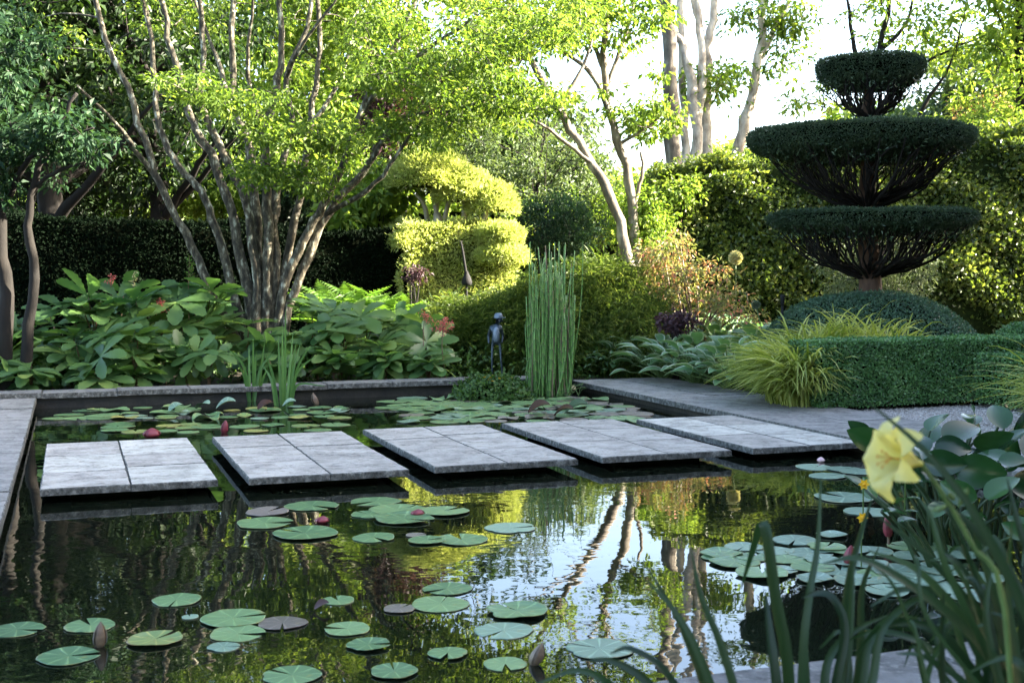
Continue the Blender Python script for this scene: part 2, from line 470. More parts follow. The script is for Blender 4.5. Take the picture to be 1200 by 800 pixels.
# ------------------------------------------------------------------ mesh building
class MB:
    def __init__(self):
        self.v, self.f, self.m, self.n = [], [], [], 0

    def add(self, verts, faces, mat=0):
        verts = np.asarray(verts, float).reshape(-1, 3)
        faces = np.asarray(faces, np.int64)
        if len(faces) == 0:
            return
        self.v.append(verts)
        self.f.append(faces + self.n)
        self.m.append(np.full(len(faces), mat, np.int32) if np.isscalar(mat) else np.asarray(mat, np.int32))
        self.n += len(verts)

    def build(self, name, mats, parent=None, smooth=True, loc=None):
        me = bpy.data.meshes.new(name)
        ob = bpy.data.objects.new(name, me)
        v = np.concatenate(self.v)
        if loc is not None:
            v = v - np.asarray(loc)
            ob.location = loc
        tot = np.concatenate([np.full(len(f), f.shape[1]) for f in self.f])
        lv = np.concatenate([f.ravel() for f in self.f])
        me.vertices.add(len(v))
        me.vertices.foreach_set("co", v.astype(np.float32).ravel())
        me.loops.add(len(lv))
        me.loops.foreach_set("vertex_index", lv.astype(np.int32))
        me.polygons.add(len(tot))
        st = np.concatenate([[0], np.cumsum(tot)[:-1]])
        me.polygons.foreach_set("loop_start", st.astype(np.int32))
        me.polygons.foreach_set("loop_total", tot.astype(np.int32))
        me.polygons.foreach_set("material_index", np.concatenate(self.m))
        me.polygons.foreach_set("use_smooth", np.full(len(tot), smooth))
        for mm in (mats if isinstance(mats, (list, tuple)) else [mats]):
            me.materials.append(mm)
        me.update(calc_edges=True)
        COL.objects.link(ob)
        if parent is not None:
            ob.parent = parent
        return ob

    # ---- shapes
    def box(self, c, s, R=None, mat=0, bevel=0.0):
        """box of half sizes s about c, optional 3x3 rotation; its edges chamfered"""
        hx, hy, hz = s
        b = min(bevel, hx * .9, hy * .9, hz * .9)
        if b <= 0:
            vs = np.array([(x, y, z) for x in (-hx, hx) for y in (-hy, hy) for z in (-hz, hz)])
            fs = [(0, 1, 3, 2), (4, 6, 7, 5), (0, 4, 5, 1), (2, 3, 7, 6), (0, 2, 6, 4), (1, 5, 7, 3)]
        else:
            rings = [(hx - b, hy - b, -hz), (hx, hy, -hz + b), (hx, hy, hz - b), (hx - b, hy - b, hz)]
            vs = np.array([(sx * x, sy * y, z) for x, y, z in rings for sx, sy in ((-1, -1), (1, -1), (1, 1), (-1, 1))])
            fs = [(3, 2, 1, 0), (12, 13, 14, 15)] + [(4 * k + i, 4 * k + (i + 1) % 4, 4 * k + 4 + (i + 1) % 4, 4 * k + 4 + i) for k in range(3) for i in range(4)]
        if R is not None:
            vs = vs @ np.asarray(R).T
        self.add(vs + np.asarray(c), fs, mat)

    def tube(self, pts, r, sides=6, mat=0, caps=True):
        pts = np.asarray(pts, float)
        k = len(pts)
        r = np.broadcast_to(np.asarray(r, float), (k,))
        t = np.gradient(pts, axis=0)
        t /= np.linalg.norm(t, axis=1, keepdims=True) + 1e-9
        ref = np.array([0.31, 0.95, 0.05]) if abs(t[:, 2]).mean() > .5 else np.array([0.05, 0.1, 1.0])
        n1 = np.cross(t, ref)
        n1 /= np.linalg.norm(n1, axis=1, keepdims=True) + 1e-9
        n2 = np.cross(t, n1)
        a = np.arange(sides) / sides * 2 * np.pi
        ring = pts[:, None] + r[:, None, None] * (np.cos(a)[None, :, None] * n1[:, None] + np.sin(a)[None, :, None] * n2[:, None])
        i = np.arange(k - 1)[:, None] * sides
        j = np.arange(sides)[None]
        j2 = (j + 1) % sides
        f = np.stack([i + j, i + j2, i + sides + j2, i + sides + j], -1).reshape(-1, 4)
        self.add(ring.reshape(-1, 3), f, mat)
        if caps and r[-1] > 0.004:
            base = self.n - k * sides
            self.f.append(np.array([[base + (k - 1) * sides + q for q in range(sides)]]))
            self.m.append(np.array([mat], np.int32))

    def lathe(self, prof, c=(0, 0, 0), seg=24, mat=0, axis=None, wob=0.0):
        prof = np.asarray(prof, float)
        k = len(prof)
        a = np.arange(seg) / seg * 2 * np.pi
        w = 1 + (wob * rng.normal(size=(k, seg)) if wob else 0)
        v = np.stack([prof[:, :1] * np.cos(a) * w, prof[:, :1] * np.sin(a) * w, np.repeat(prof[:, 1:], seg, 1)], -1)
        v = v.reshape(-1, 3)
        if axis is not None:
            v = v @ np.asarray(axis).T
        i = np.arange(k - 1)[:, None] * seg
        j = np.arange(seg)[None]
        j2 = (j + 1) % seg
        self.add(v + np.asarray(c), np.stack([i + j, i + j2, i + seg + j2, i + seg + j], -1).reshape(-1, 4), mat)

    def ellipsoid(self, c, r, seg=20, rings=12, mat=0, lump=0.0, zmin=-1.0):
        th = np.linspace(math.acos(zmin), 0.001, rings)
        a = np.arange(seg) / seg * 2 * np.pi
        x = np.sin(th)[:, None] * np.cos(a)
        y = np.sin(th)[:, None] * np.sin(a)
        z = np.repeat(np.cos(th)[:, None], seg, 1)
        v = np.stack([x, y, z], -1)
        if lump:
            v = v * (1 + lump * np.sin(3 * x + 5 * y + 1)[..., None] * np.cos(4 * z + 2 * x)[..., None])
        v = v.reshape(-1, 3) * np.asarray(r) + np.asarray(c)
        i = np.arange(rings - 1)[:, None] * seg
        j = np.arange(seg)[None]
        j2 = (j + 1) % seg
        self.add(v, np.stack([i + j, i + j2, i + seg + j2, i + seg + j], -1).reshape(-1, 4), mat)

    def leaves(self, Pp, D, N, L, Wd, fold=0.18, curl=0.12, mat=0):
        """folded pointed leaves: six corners, two halves joined on the midrib"""
        n = len(Pp)
        D = D / (np.linalg.norm(D, axis=1, keepdims=True) + 1e-9)
        S = np.cross(N, D)
        S /= np.linalg.norm(S, axis=1, keepdims=True) + 1e-9
        Nn = np.cross(D, S)
        L = np.broadcast_to(L, (n,))[:, None]
        Wd = np.broadcast_to(Wd, (n,))[:, None]
        m = Pp + D * L * .5 + Nn * L * curl * .4
        v = np.stack([Pp, m + S * Wd * .5 + Nn * Wd * fold, Pp + D * L - Nn * L * curl, m - S * Wd * .5 + Nn * Wd * fold], 1)
        b = np.arange(n)[:, None] * 4
        f = np.concatenate([b + np.array([0, 1, 2]), b + np.array([0, 2, 3])])
        self.add(v.reshape(-1, 3), f, mat)

    def inst(self, tv, tf, D, N, s, t, tm=None):
        """copies of a leaf template: x along D, z along N"""
        D = D / (np.linalg.norm(D, axis=1, keepdims=True) + 1e-9)
        S = np.cross(N, D)
        S /= np.linalg.norm(S, axis=1, keepdims=True) + 1e-9
        Nn = np.cross(D, S)
        n = len(t)
        R = np.stack([D, S, Nn], 1)                    # rows
        s = np.broadcast_to(s, (n,))
        v = np.einsum("kj,njc->nkc", tv, R) * s[:, None, None] + t[:, None]
        f = tf[None] + (np.arange(n) * len(tv))[:, None, None]
        self.add(v.reshape(-1, 3), f.reshape(-1, tf.shape[1]), 0 if tm is None else np.tile(tm, n))

    def ribbon(self, pts, w, up=None, fold=0.25, mat=0):
        """a blade along pts: three corners across, keeled"""
        pts = np.asarray(pts, float)
        k = len(pts)
        t = np.gradient(pts, axis=0)
        t /= np.linalg.norm(t, axis=1, keepdims=True) + 1e-9
        up = np.array([0.1, -0.3, 1.0]) if up is None else np.asarray(up, float)
        s = np.cross(t, up)
        ln = np.linalg.norm(s, axis=1, keepdims=True)
        s /= ln + 1e-9
        n = np.cross(s, t)
        w = np.asarray(w)[:, None]
        v = np.stack([pts + s * w * .5 + n * w * fold, pts, pts - s * w * .5 + n * w * fold], 1).reshape(-1, 3)
        i = np.arange(k - 1)[:, None] * 3
        j = np.arange(2)[None]
        self.add(v, np.stack([i + j, i + j + 1, i + 4 + j, i + 3 + j], -1).reshape(-1, 4), mat)


def smooth_path(pts, k=16):
    pts = np.asarray(pts, float)
    n = len(pts)
    ext = np.vstack([2 * pts[0] - pts[1], pts, 2 * pts[-1] - pts[-2]])
    out = []
    for u in np.linspace(0, n - 1 - 1e-6, k):
        i = int(u)
        t = u - i
        p0, p1, p2, p3 = ext[i], ext[i + 1], ext[i + 2], ext[i + 3]
        out.append(.5 * ((2 * p1) + (-p0 + p2) * t + (2 * p0 - 5 * p1 + 4 * p2 - p3) * t * t + (-p0 + 3 * p1 - 3 * p2 + p3) * t ** 3))
    return np.array(out)


def unit(n):
    v = rng.normal(size=(n, 3))
    return v / np.linalg.norm(v, axis=1, keepdims=True)


def tag(o, label=None, cat=None, group=None, kind=None):
    if label:
        o["label"] = label
    if cat:
        o["category"] = cat
    if group:
        o["group"] = group
    if kind:
        o["kind"] = kind
    return o


def empty(name, loc, label, cat, group=None, rz=0.0):
    o = bpy.data.objects.new(name, None)
    o.empty_display_size = 0.2
    o.location = loc
    o.rotation_euler = (0, 0, rz)
    COL.objects.link(o)
    return tag(o, label, cat, group)


def under(root, mb, name, mats, smooth=True):
    """build a part whose corners are given in world coordinates, under an unrotated thing"""
    for k in range(len(mb.v)):
        mb.v[k] = mb.v[k] - np.array(root.location)
    return mb.build(name, mats, root, smooth)


# leaf templates -----------------------------------------------------------
def leaf_template(nl, na, width, bend, cup=0.0, pleat=0.0, npl=6, margin=False):
    """grid leaf of length 1; width(t) half width, bend(t) height; outer columns may be margin"""
    ts = np.linspace(0, 1, nl + 1)
    ss = np.linspace(-1, 1, na + 1)
    if margin:
        ss = np.array([-1, -.8, -.35, 0, .35, .8, 1])
        na = 6
    v = []
    for t in ts:
        w = width(t)
        for s in ss:
            v.append((t, s * w, bend(t) + cup * w * abs(s) ** 1.5 + pleat * w * math.cos(npl * math.pi * s)))
    f, m = [], []
    for i in range(nl):
        for j in range(na):
            a = i * (na + 1) + j
            f.append((a, a + 1, a + na + 2, a + na + 1))
            m.append(1 if margin and (j == 0 or j == na - 1) else 0)
    return np.array(v), np.array(f), np.array(m)


def palmate(nleaf, spread, droop):
    """rodgersia leaf: broad toothed leaflets from one point"""
    tv, tf = [], []
    def wid(t):
        base = .205 * (math.sin(math.pi * min(1, t ** 1.7 * .9 + .03)) ** .75)
        return max(.02, base) * (1 + .12 * math.sin(t * 38))
    lv, lf, _ = leaf_template(13, 6, wid, lambda t: .2 * t - droop * t * t, cup=.12, pleat=.13, npl=6)
    n = 0
    for k in range(nleaf):
        a = (k - (nleaf - 1) / 2) * spread
        c, s = math.cos(a), math.sin(a)
        sc = 1 - .12 * abs(k - (nleaf - 1) / 2) / nleaf + rng.uniform(-.06, .06)
        v = lv * sc
        v = np.stack([v[:, 0] * c - v[:, 1] * s, v[:, 0] * s + v[:, 1] * c, v[:, 2] + rng.uniform(-.03, .03)], 1)
        tv.append(v)
        tf.append(lf + n)
        n += len(v)
    return np.concatenate(tv), np.concatenate(tf)


# ------------------------------------------------------------------ crowns
def crown(wood, leafmb, nodes, clusters, cr, n_leaf, L, ratio=0.5, flat=0.55, twig_r=0.012, tilt=0.5, jitter=0.35, twig_sides=4):
    """twigs grow from the nearest wood to every cluster; leaves fill each cluster in flattened sprays"""
    nodes = np.asarray(nodes, float)
    clusters = np.asarray(clusters, float)
    d0 = np.min(np.linalg.norm(clusters[:, None] - nodes[None, ::3], axis=2), axis=1)
    order = np.argsort(d0)
    pool = [nodes]
    allp = nodes
    for idx in order:
        c = clusters[idx]
        d = np.linalg.norm(allp - c, axis=1) + 0.8 * np.maximum(0, allp[:, 2] - c[2])
        p = allp[np.argmin(d)]
        ln = np.linalg.norm(c - p)
        if ln < 0.05:
            continue
        k = 5
        t = np.linspace(0, 1, k)[:, None]
        path = p + (c - p) * t
        bow = rng.normal(size=3) * ln * .07
        path = path + np.sin(t * np.pi) * (bow + np.array([0, 0, .06 * ln]))
        r0 = twig_r * (0.6 + min(2.2, ln * .9))
        wood.tube(path, np.linspace(r0, twig_r * .35, k), twig_sides, caps=False)
        allp = np.vstack([allp, path[2:]])
    n = len(clusters)
    cr = np.broadcast_to(cr, (n,))
    cnt = np.maximum(4, rng.poisson(n_leaf, n))
    ci = np.repeat(np.arange(n), cnt)
    m = len(ci)
    off = unit(m) * (rng.random(m) ** .45)[:, None]
    tdir = unit(n)
    tdir[:, 2] = np.abs(tdir[:, 2]) + 2.2
    tdir /= np.linalg.norm(tdir, axis=1, keepdims=True)
    along = np.sum(off * tdir[ci], axis=1, keepdims=True)
    off = off - along * tdir[ci] * (1 - flat)
    pos = clusters[ci] + off * cr[ci][:, None]
    N = tdir[ci] + unit(m) * tilt
    D = off + unit(m) * .6
    D[:, 2] -= jitter
    s = rng.uniform(.65, 1.25, m)
    leafmb.leaves(pos, D, N, L * s, L * ratio * s)


def in_ellipsoids(ells, n, shell=0.5):
    w = np.array([e[2] if len(e) > 2 else np.prod(e[1]) ** .8 for e in ells], float)
    w /= w.sum()
    k = rng.choice(len(ells), n, p=w)
    c = np.array([e[0] for e in ells])[k]
    r = np.array([e[1] for e in ells])[k]
    return c + unit(n) * (rng.random(n) ** shell)[:, None] * r


def pxell(cx, cy, rx, ry, Y, rd, w=None):
    e = [W(cx, cy, Y), np.array([rx / F * Y, rd, ry / F * Y])]
    if w:
        e.append(w)
    return e


def limb_path(pts, Y, dY=0.0):
    """a limb traced as pixels, at distance Y drifting by dY"""
    n = len(pts)
    return np.array([W(x, y, Y + dY * i / max(1, n - 1)) for i, (x, y) in enumerate(pts)])


def make_tree(name, label, cat, base, limbs, ells, n_cl, cr, n_leaf, L, leaf_mat, bark, group=None, ratio=.5, flat=.55, twig_r=.012, shell=.5, extra=None, tilt=.5):
    """limbs: list of (points, r0, r1)"""
    root = empty(name, base, label, cat, group)
    wd, lf = MB(), MB()
    nodes = []
    for pts, r0, r1 in limbs:
        p = smooth_path(pts, max(10, 4 * len(pts)))
        p[1:-1] += rng.normal(size=(len(p) - 2, 3)) * r0 * .18
        rr = np.linspace(r0, r1, len(p)) * (1 + rng.uniform(-.08, .08, len(p)))
        wd.tube(p, rr, 9 if r0 > .05 else 6)
        nodes.append(p[len(p) // 3:])
    nodes = np.concatenate(nodes)
    cl = in_ellipsoids(ells, n_cl, shell)
    if extra is not None:
        cl = np.vstack([cl, extra])
    cl = cl[cl[:, 2] > 0.25]
    crown(wd, lf, nodes, cl, rng.uniform(.6, 1.3, len(cl)) * cr, n_leaf, L, ratio, flat, twig_r, tilt)
    under(root, wd, "trunk", bark)
    under(root, lf, "crown", leaf_mat, smooth=False)
    return root


def auto_limbs(base, top, r, n, reach, z0=.35, up=.6):
    """a trunk and limbs fanning from it"""
    base, top = np.asarray(base, float), np.asarray(top, float)
    mid = (base + top) / 2 + rng.normal(size=3) * .04 * np.linalg.norm(top - base) * np.array([1, 1, 0])
    tr = smooth_path([base, mid, top], 12)
    out = [([base, mid, top], r, r * .25)]
    for k in range(n):
        t = z0 + (1 - z0) * (k + rng.random()) / n * .9
        p = tr[int(t * 11)]
        a = rng.uniform(0, 2 * np.pi)
        ln = reach * (1.1 - .5 * t) * rng.uniform(.7, 1.2)
        d = np.array([math.cos(a), math.sin(a), up])
        q = p + d * ln * .5 + np.array([0, 0, .05 * ln])
        e = p + d * ln + np.array([0, 0, .12 * ln])
        out.append(([p, q, e], r * (1 - .6 * t) * .5, r * .08))
    return out


# ================================================================== SETTING
RZ = np.stack([V, U, np.array([0, 0, 1.0])], 1)      # columns: along the slabs, away, up
GZ = 0.06


def grid_sheet(mb, a0, a1, b0, b1, z, na=1, nb=1):
    aa, bb = np.linspace(a0, a1, na + 1), np.linspace(b0, b1, nb + 1)
    v = [P(a, b, z) for b in bb for a in aa]
    f = [(j * (na + 1) + i, j * (na + 1) + i + 1, (j + 1) * (na + 1) + i + 1, (j + 1) * (na + 1) + i) for j in range(nb) for i in range(na)]
    mb.add(v, f)


g = MB()
av = [-160, -.1, PW + .1, 160]
bv = [-60, -.1, PL + .1, 260]
vs = [P(a, b, GZ) for b in bv for a in av]
fs = [(j * 4 + i, j * 4 + i + 1, (j + 1) * 4 + i + 1, (j + 1) * 4 + i) for j in range(3) for i in range(3) if not (i == 1 and j == 1)]
g.add(vs, fs)
tag(g.build("ground", M["soil"], smooth=False), kind="structure")
wm = MB()
grid_sheet(wm, -.09, PW + .09, -.09, PL + .09, 0.0)
tag(wm.build("water", M["water"], smooth=False), kind="structure")
gm = MB()
grid_sheet(gm, PW + 1.12, PW + 7, 1.0, 6.0, GZ + .006)
gravel = tag(gm.build("gravel_path", M["gravel"], smooth=False), kind="structure")
gs = MB()
gp = []
while len(gp) < 5000:
    a, b = rng.uniform(PW + 1.1, PW + 3.6), rng.uniform(3.6, 6.0)
    gp.append(P(a, b, GZ + .008))
gp = np.array(gp)
pv = np.array([(1, 0, 0), (0, 1, 0), (-1, 0, 0), (0, -1, 0), (0, 0, .8), (0, 0, -.6)], float)
pf = np.array([(0, 1, 4), (1, 2, 4), (2, 3, 4), (3, 0, 4), (1, 0, 5), (2, 1, 5), (3, 2, 5), (0, 3, 5)])
M["pebble"] = foliage("pale_pebble", (0.18, 0.16, 0.14), (0.42, 0.39, 0.36), None, 0.0, rough=0.8)
gs.inst(pv, pf, unit(len(gp)) * np.array([1, 1, .2]), np.tile([0, 0, 1.0], (len(gp), 1)), rng.uniform(.006, .014, len(gp)), gp)
tag(gs.build("gravel", M["pebble"], smooth=False), "small pale gravel stones strewn beside the paving before the box hedge", "gravel", kind="stuff")


def stone_box(root, a0, a1, b0, b1, ztop, th, mat, name="paving_stone", jig=.004):
    m = MB()
    c = P((a0 + a1) / 2, (b0 + b1) / 2, ztop - th / 2 + rng.uniform(-jig, jig))
    an = rng.uniform(-.004, .004)
    ca, sa = math.cos(an), math.sin(an)
    R = RZ @ np.array([[ca, -sa, 0], [sa, ca, 0], [0, 0, 1]])
    # worn block: chamfered, with slightly broken edges
    hx, hy, hz = (a1 - a0) / 2 - .002, (b1 - b0) / 2 - .002, th / 2
    n = 14
    per = []
    for (x0, y0, x1, y1) in ((-hx, -hy, hx, -hy), (hx, -hy, hx, hy), (hx, hy, -hx, hy), (-hx, hy, -hx, -hy)):
        for i in range(n):
            t = i / n
            per.append((x0 + (x1 - x0) * t, y0 + (y1 - y0) * t))
    per = np.array(per)
    k = len(per)
    e1 = rng.normal(size=k) * .0036
    e1 = (e1 + np.roll(e1, 1)) * .7
    inn = 1 - (.004 + np.abs(e1)) / max(hx, hy)
    rows = [np.c_[per, np.full(k, -hz)], np.c_[per * (1 + e1[:, None]), np.full(k, hz - .006)], np.c_[per * (inn + 0 * e1)[:, None], np.full(k, hz) + 0 * e1]]
    v = np.concatenate(rows) @ R.T + c
    i = np.arange(2)[:, None] * k
    j = np.arange(k)[None]
    j2 = (j + 1) % k
    m.add(v, np.stack([i + j, i + j2, i + k + j2, i + k + j], -1).reshape(-1, 4), np.repeat([1, 1], k))
    m.f.append(np.array([[2 * k + q for q in range(k)]]))
    m.m.append(np.array([0], np.int32))
    return under(root, m, name, [mat, M["stone_side"]], smooth=False)


def wall_part(root, a0, a1, b0, b1, z0, z1, name="wall", mat="wet_wall"):
    m = MB()
    m.box(P((a0 + a1) / 2, (b0 + b1) / 2, (z0 + z1) / 2), ((a1 - a0) / 2, (b1 - b0) / 2, (z1 - z0) / 2), RZ, bevel=.004)
    return under(root, m, name, M[mat], smooth=False)


# copings round the pond
def coping(label, a0, a1, b0, b1, ztop, na, nb, wall, mat="stone"):
    r = empty("stone_coping", P((a0 + a1) / 2, (b0 + b1) / 2, 0), label, "coping", "stone copings round the pond")
    da, db = (a1 - a0) / na, (b1 - b0) / nb
    for i in range(na):
        cuts = np.linspace(b0, b1, nb + 1)
        if na > 1:
            cuts[1:-1] += rng.uniform(-.15, .15, nb - 1) * db
        acuts = np.linspace(a0, a1, na + 1)
        for j in range(nb):
            stone_box(r, acuts[i], acuts[i + 1], cuts[j], cuts[j + 1], ztop, .05, M[mat])
    wall_part(r, *wall)
    return r


coping("wide grey stone paving along the left side of the pond", -1.9, .03, -1.2, 9.16, .105, 2, 12, (-.3, -.02, -1.0, 9.1, -.5, .053), "mid_stone")
coping("grey stone paving along the right side of the pond below the hostas", PW - .03, PW + 1.1, -.55, 9.35, .105, 2, 9, (PW + .02, PW + .3, -.5, 9.3, -.5, .053), "mid_stone")
coping("narrow stone ledge along the back of the pond below the big leaves", -.6, PW - .06, PL - .03, PL + .33, .152, 9, 1, (-.5, PW - .07, PL + .02, PL + .28, -.5, .1), "dark_stone")
coping("mottled stone edging at the near end of the pond beneath the strap leaves", .06, PW - .05, -.75, .03, .105, 6, 1, (.1, PW - .1, -.6, -.03, -.5, .053), "dark_stone")

# five stepping slabs
SL = ["stepping slab nearest the left paving with pale and dark tiles", "second stepping slab from the left paving, plain grey",
      "middle stepping slab of the five crossing the pond", "stepping slab between the middle one and the palest one",
      "palest stepping slab touching the right paving"]
for k in range(5):
    a0 = .17 + 1.118 * k
    w = .95 if k < 4 else .9
    b0 = 4.02 + (.0, -.02, .02, .03, .05)[k]
    d = 1.93 if k < 4 else 1.8
    r = empty("stepping_slab", P(a0 + w / 2, b0 + d / 2, 0), SL[k], "stepping stone", "stepping slabs across the pond")
    for i in range(2):
        cuts = [0, d * rng.uniform(.28, .42), d * rng.uniform(.6, .74), d]
        for j in range(3):
            mt = "pale_stone" if (k == 4 and rng.random() < .8) or (k == 0 and (i + j) % 2 == 1) else "stone"
            stone_box(r, a0 + w / 2 * i, a0 + w / 2 * (i + 1), b0 + cuts[j], b0 + cuts[j + 1], .087, .04, M[mt], jig=.0015)
    wall_part(r, a0 + .16, a0 + w - .16, b0 + .16, b0 + d - .16, -.5, .048, "plinth", "core")


# ================================================================== CLIPPED PLANTS
def surf_box(n, hx, hy, hz, rough=.03, top=1.0):
    """points and outward normals over the top and the four sides of a box"""
    ar = np.array([4 * hx * hy * top, 4 * hx * hz, 4 * hx * hz, 4 * hy * hz, 4 * hy * hz])
    k = rng.choice(5, n, p=ar / ar.sum())
    u, v = rng.uniform(-1, 1, n), rng.uniform(-1, 1, n)
    p = np.zeros((n, 3))
    nn = np.zeros((n, 3))
    for q, (ax, sg) in enumerate(((2, 1), (1, -1), (1, 1), (0, -1), (0, 1))):
        s = k == q
        o = [i for i in range(3) if i != ax]
        hh = (hx, hy, hz)
        p[s, o[0]] = u[s] * hh[o[0]]
        p[s, o[1]] = v[s] * hh[o[1]]
        p[s, ax] = sg * hh[ax]
        nn[s, ax] = sg
    return p + nn * rng.normal(0, rough, n)[:, None], nn


def surf_ell(n, r, zmin=-.1, rough=.02):
    d = unit(int(n * 2.4))
    d = d[d[:, 2] > zmin][:n]
    r = np.asarray(r, float)
    nn = d / r
    nn /= np.linalg.norm(nn, axis=1, keepdims=True)
    return d * r + nn * rng.normal(0, rough, len(d))[:, None], nn


def clad(mb, p, nn, L, Wd, stick=.6, tang=1.0, mat=0, fold=.18, up=0.0):
    """leaves over a clipped surface, lying along it and sticking out a little"""
    t = unit(len(p))
    D = t * tang + nn * stick + np.array([0, 0, up])
    N = nn + unit(len(p)) * .7
    s = rng.uniform(.7, 1.3, len(p))
    mb.leaves(p, D, N, L * s, Wd * s, fold=fold, mat=mat)


def wave(p, amp, k=2.2):
    return amp * (np.sin(p[:, 0] * k + 1.3) * np.cos(p[:, 1] * k * 1.3 + p[:, 2] * k) + .5 * np.sin(p[:, 2] * k * 2.1 + p[:, 0] * k * 1.7))


def wall_hedge(name, label, cat, p0, p1, thick, h0, h1, leafmat, n, L, Wd, rough, z0=.0, shoots=0, amp=.06, core="core"):
    """hedge from p0 to p1 (front foot), heights h0 to h1"""
    p0, p1 = np.array([*p0[:2], 0.]), np.array([*p1[:2], 0.])
    dx = p1 - p0
    ln = np.linalg.norm(dx)
    ex = dx / ln
    ey = np.array([-ex[1], ex[0], 0])
    if ey[1] < 0:
        ey = -ey
    c = (p0 + p1) / 2 + ey * thick / 2
    hz = 1.0
    root = empty(name, (c[0], c[1], GZ), label, cat)
    R = np.stack([ex, ey, [0, 0, 1.0]], 1)

    def place(p):
        h = h0 + (h1 - h0) * (p[:, 0] / ln + .5)
        q = p.copy()
        q[:, 2] = z0 + (p[:, 2] + 1) / 2 * (h - z0)
        return q @ R.T + np.array([c[0], c[1], GZ])
    co, lf = MB(), MB()
    nx, ny, nz = int(ln / .25) + 2, 4, 8
    gv = []
    co2 = MB()
    co2.box((0, 0, 0), (ln / 2 - .06, thick / 2 - .06, hz * .965))
    vv = place(co2.v[0])
    co.add(vv, co2.f[0])
    p, nn = surf_box(n, ln / 2, thick / 2, hz, 0.0)
    p2 = place(p)
    n2 = nn @ R.T
    p2 = p2 + n2 * (wave(p2, amp) + rng.normal(0, rough, n))[:, None]
    p2[:, 2] = np.maximum(p2[:, 2], GZ + z0 + .01)
    clad(lf, p2, n2, L, Wd)
    if shoots:
        ps = np.stack([rng.uniform(-ln / 2, ln / 2, shoots), rng.uniform(-thick / 2, thick / 2, shoots), np.ones(shoots)], 1)
        ps = place(ps)
        hh = rng.uniform(.05, .4, shoots) ** 1.3
        k = 12
        t = rng.random((shoots, k))
        pp = ps[:, None] + t[..., None] * (np.array([0, 0, 1.0]) + unit(shoots)[:, None] * .4) * hh[:, None, None]
        pp = pp.reshape(-1, 3)
        lf.leaves(pp, unit(len(pp)) + np.array([0, 0, .5]), unit(len(pp)), L * rng.uniform(.6, 1.1, len(pp)), Wd)
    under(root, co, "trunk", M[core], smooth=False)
    under(root, lf, "foliage", leafmat, smooth=False)
    return root


# low box hedge beside the gravel
def box_hedge(label, a0, a1, b0, b1, z1, n):
    c = P((a0 + a1) / 2, (b0 + b1) / 2, GZ)
    root = empty("box_hedge", c, label, "hedge", "low clipped box hedges")
    h = z1 - GZ - .05
    co, lf = MB(), MB()
    co.box(c + [0, 0, .05 + h / 2], ((a1 - a0) / 2 - .035, (b1 - b0) / 2 - .035, h / 2 - .03), RZ, bevel=.03)
    for q in range(14):
        a, b = rng.uniform(a0 + .1, a1 - .1), rng.uniform(b0 + .1, b1 - .1)
        co.tube([P(a, b, GZ - .02), P(a, b, GZ + .12)], .012, 5)
    p, nn = surf_box(n, (a1 - a0) / 2, (b1 - b0) / 2, h / 2, 0)
    # soft corners
    for i, hh in enumerate(((a1 - a0) / 2, (b1 - b0) / 2, h / 2)):
        pass
    p = p + nn * (wave(p, .006, 5) + rng.normal(0, .007, n))[:, None]
    p = p @ RZ.T + c + [0, 0, .05 + h / 2]
    clad(lf, p, nn @ RZ.T, .026, .017, stick=.8)
    under(root, co, "core", M["core"], smooth=False)
    under(root, lf, "foliage", M["box"], smooth=False)


box_hedge("clipped green box hedge between the golden grass and the gravel", 6.44, 8.95, 5.92, 6.42, .66, 56000)
box_hedge("lower stub of clipped box hedge at the right edge of the gravel", 8.05, 9.1, 5.0, 5.86, .53, 22000)


def box_mound(name, label, c, r, n, lm, L=.026, Wd=.017):
    root = empty(name, (c[0], c[1], GZ), label, "clipped shrub", "clipped box domes")
    co, lf = MB(), MB()
    c = np.array([c[0], c[1], GZ])
    co.ellipsoid(c, np.array(r) - .035, 32, 12, zmin=-.05)
    p, nn = surf_ell(n, r, -.02, .011)
    p = p + nn * wave(p, .018, 3.0)[:, None] + c
    clad(lf, p, nn, L, Wd, stick=.7)
    under(root, co, "core", M["core"])
    under(root, lf, "foliage", lm, smooth=False)


TY = 13.4
tc0 = W(1018, 340, TY)
M["box_blue"] = foliage("blue_green_box_leaf", (0.034, 0.075, 0.044), (0.072, 0.14, 0.078), (0.13, 0.215, 0.12), 0.12, rough=.4)
box_mound("box_dome", "broad low box dome around the foot of the tiered topiary", (W(1020, 340, TY - .1)[0], TY - .1), (1.32, 1.2, 1.02), 54000, M["box_blue"])
box_mound("box_dome", "small box dome rising behind the hedge at the right edge", (W(1200, 340, 12.3)[0], 12.3), (.42, .42, .72), 12000, M["box"])


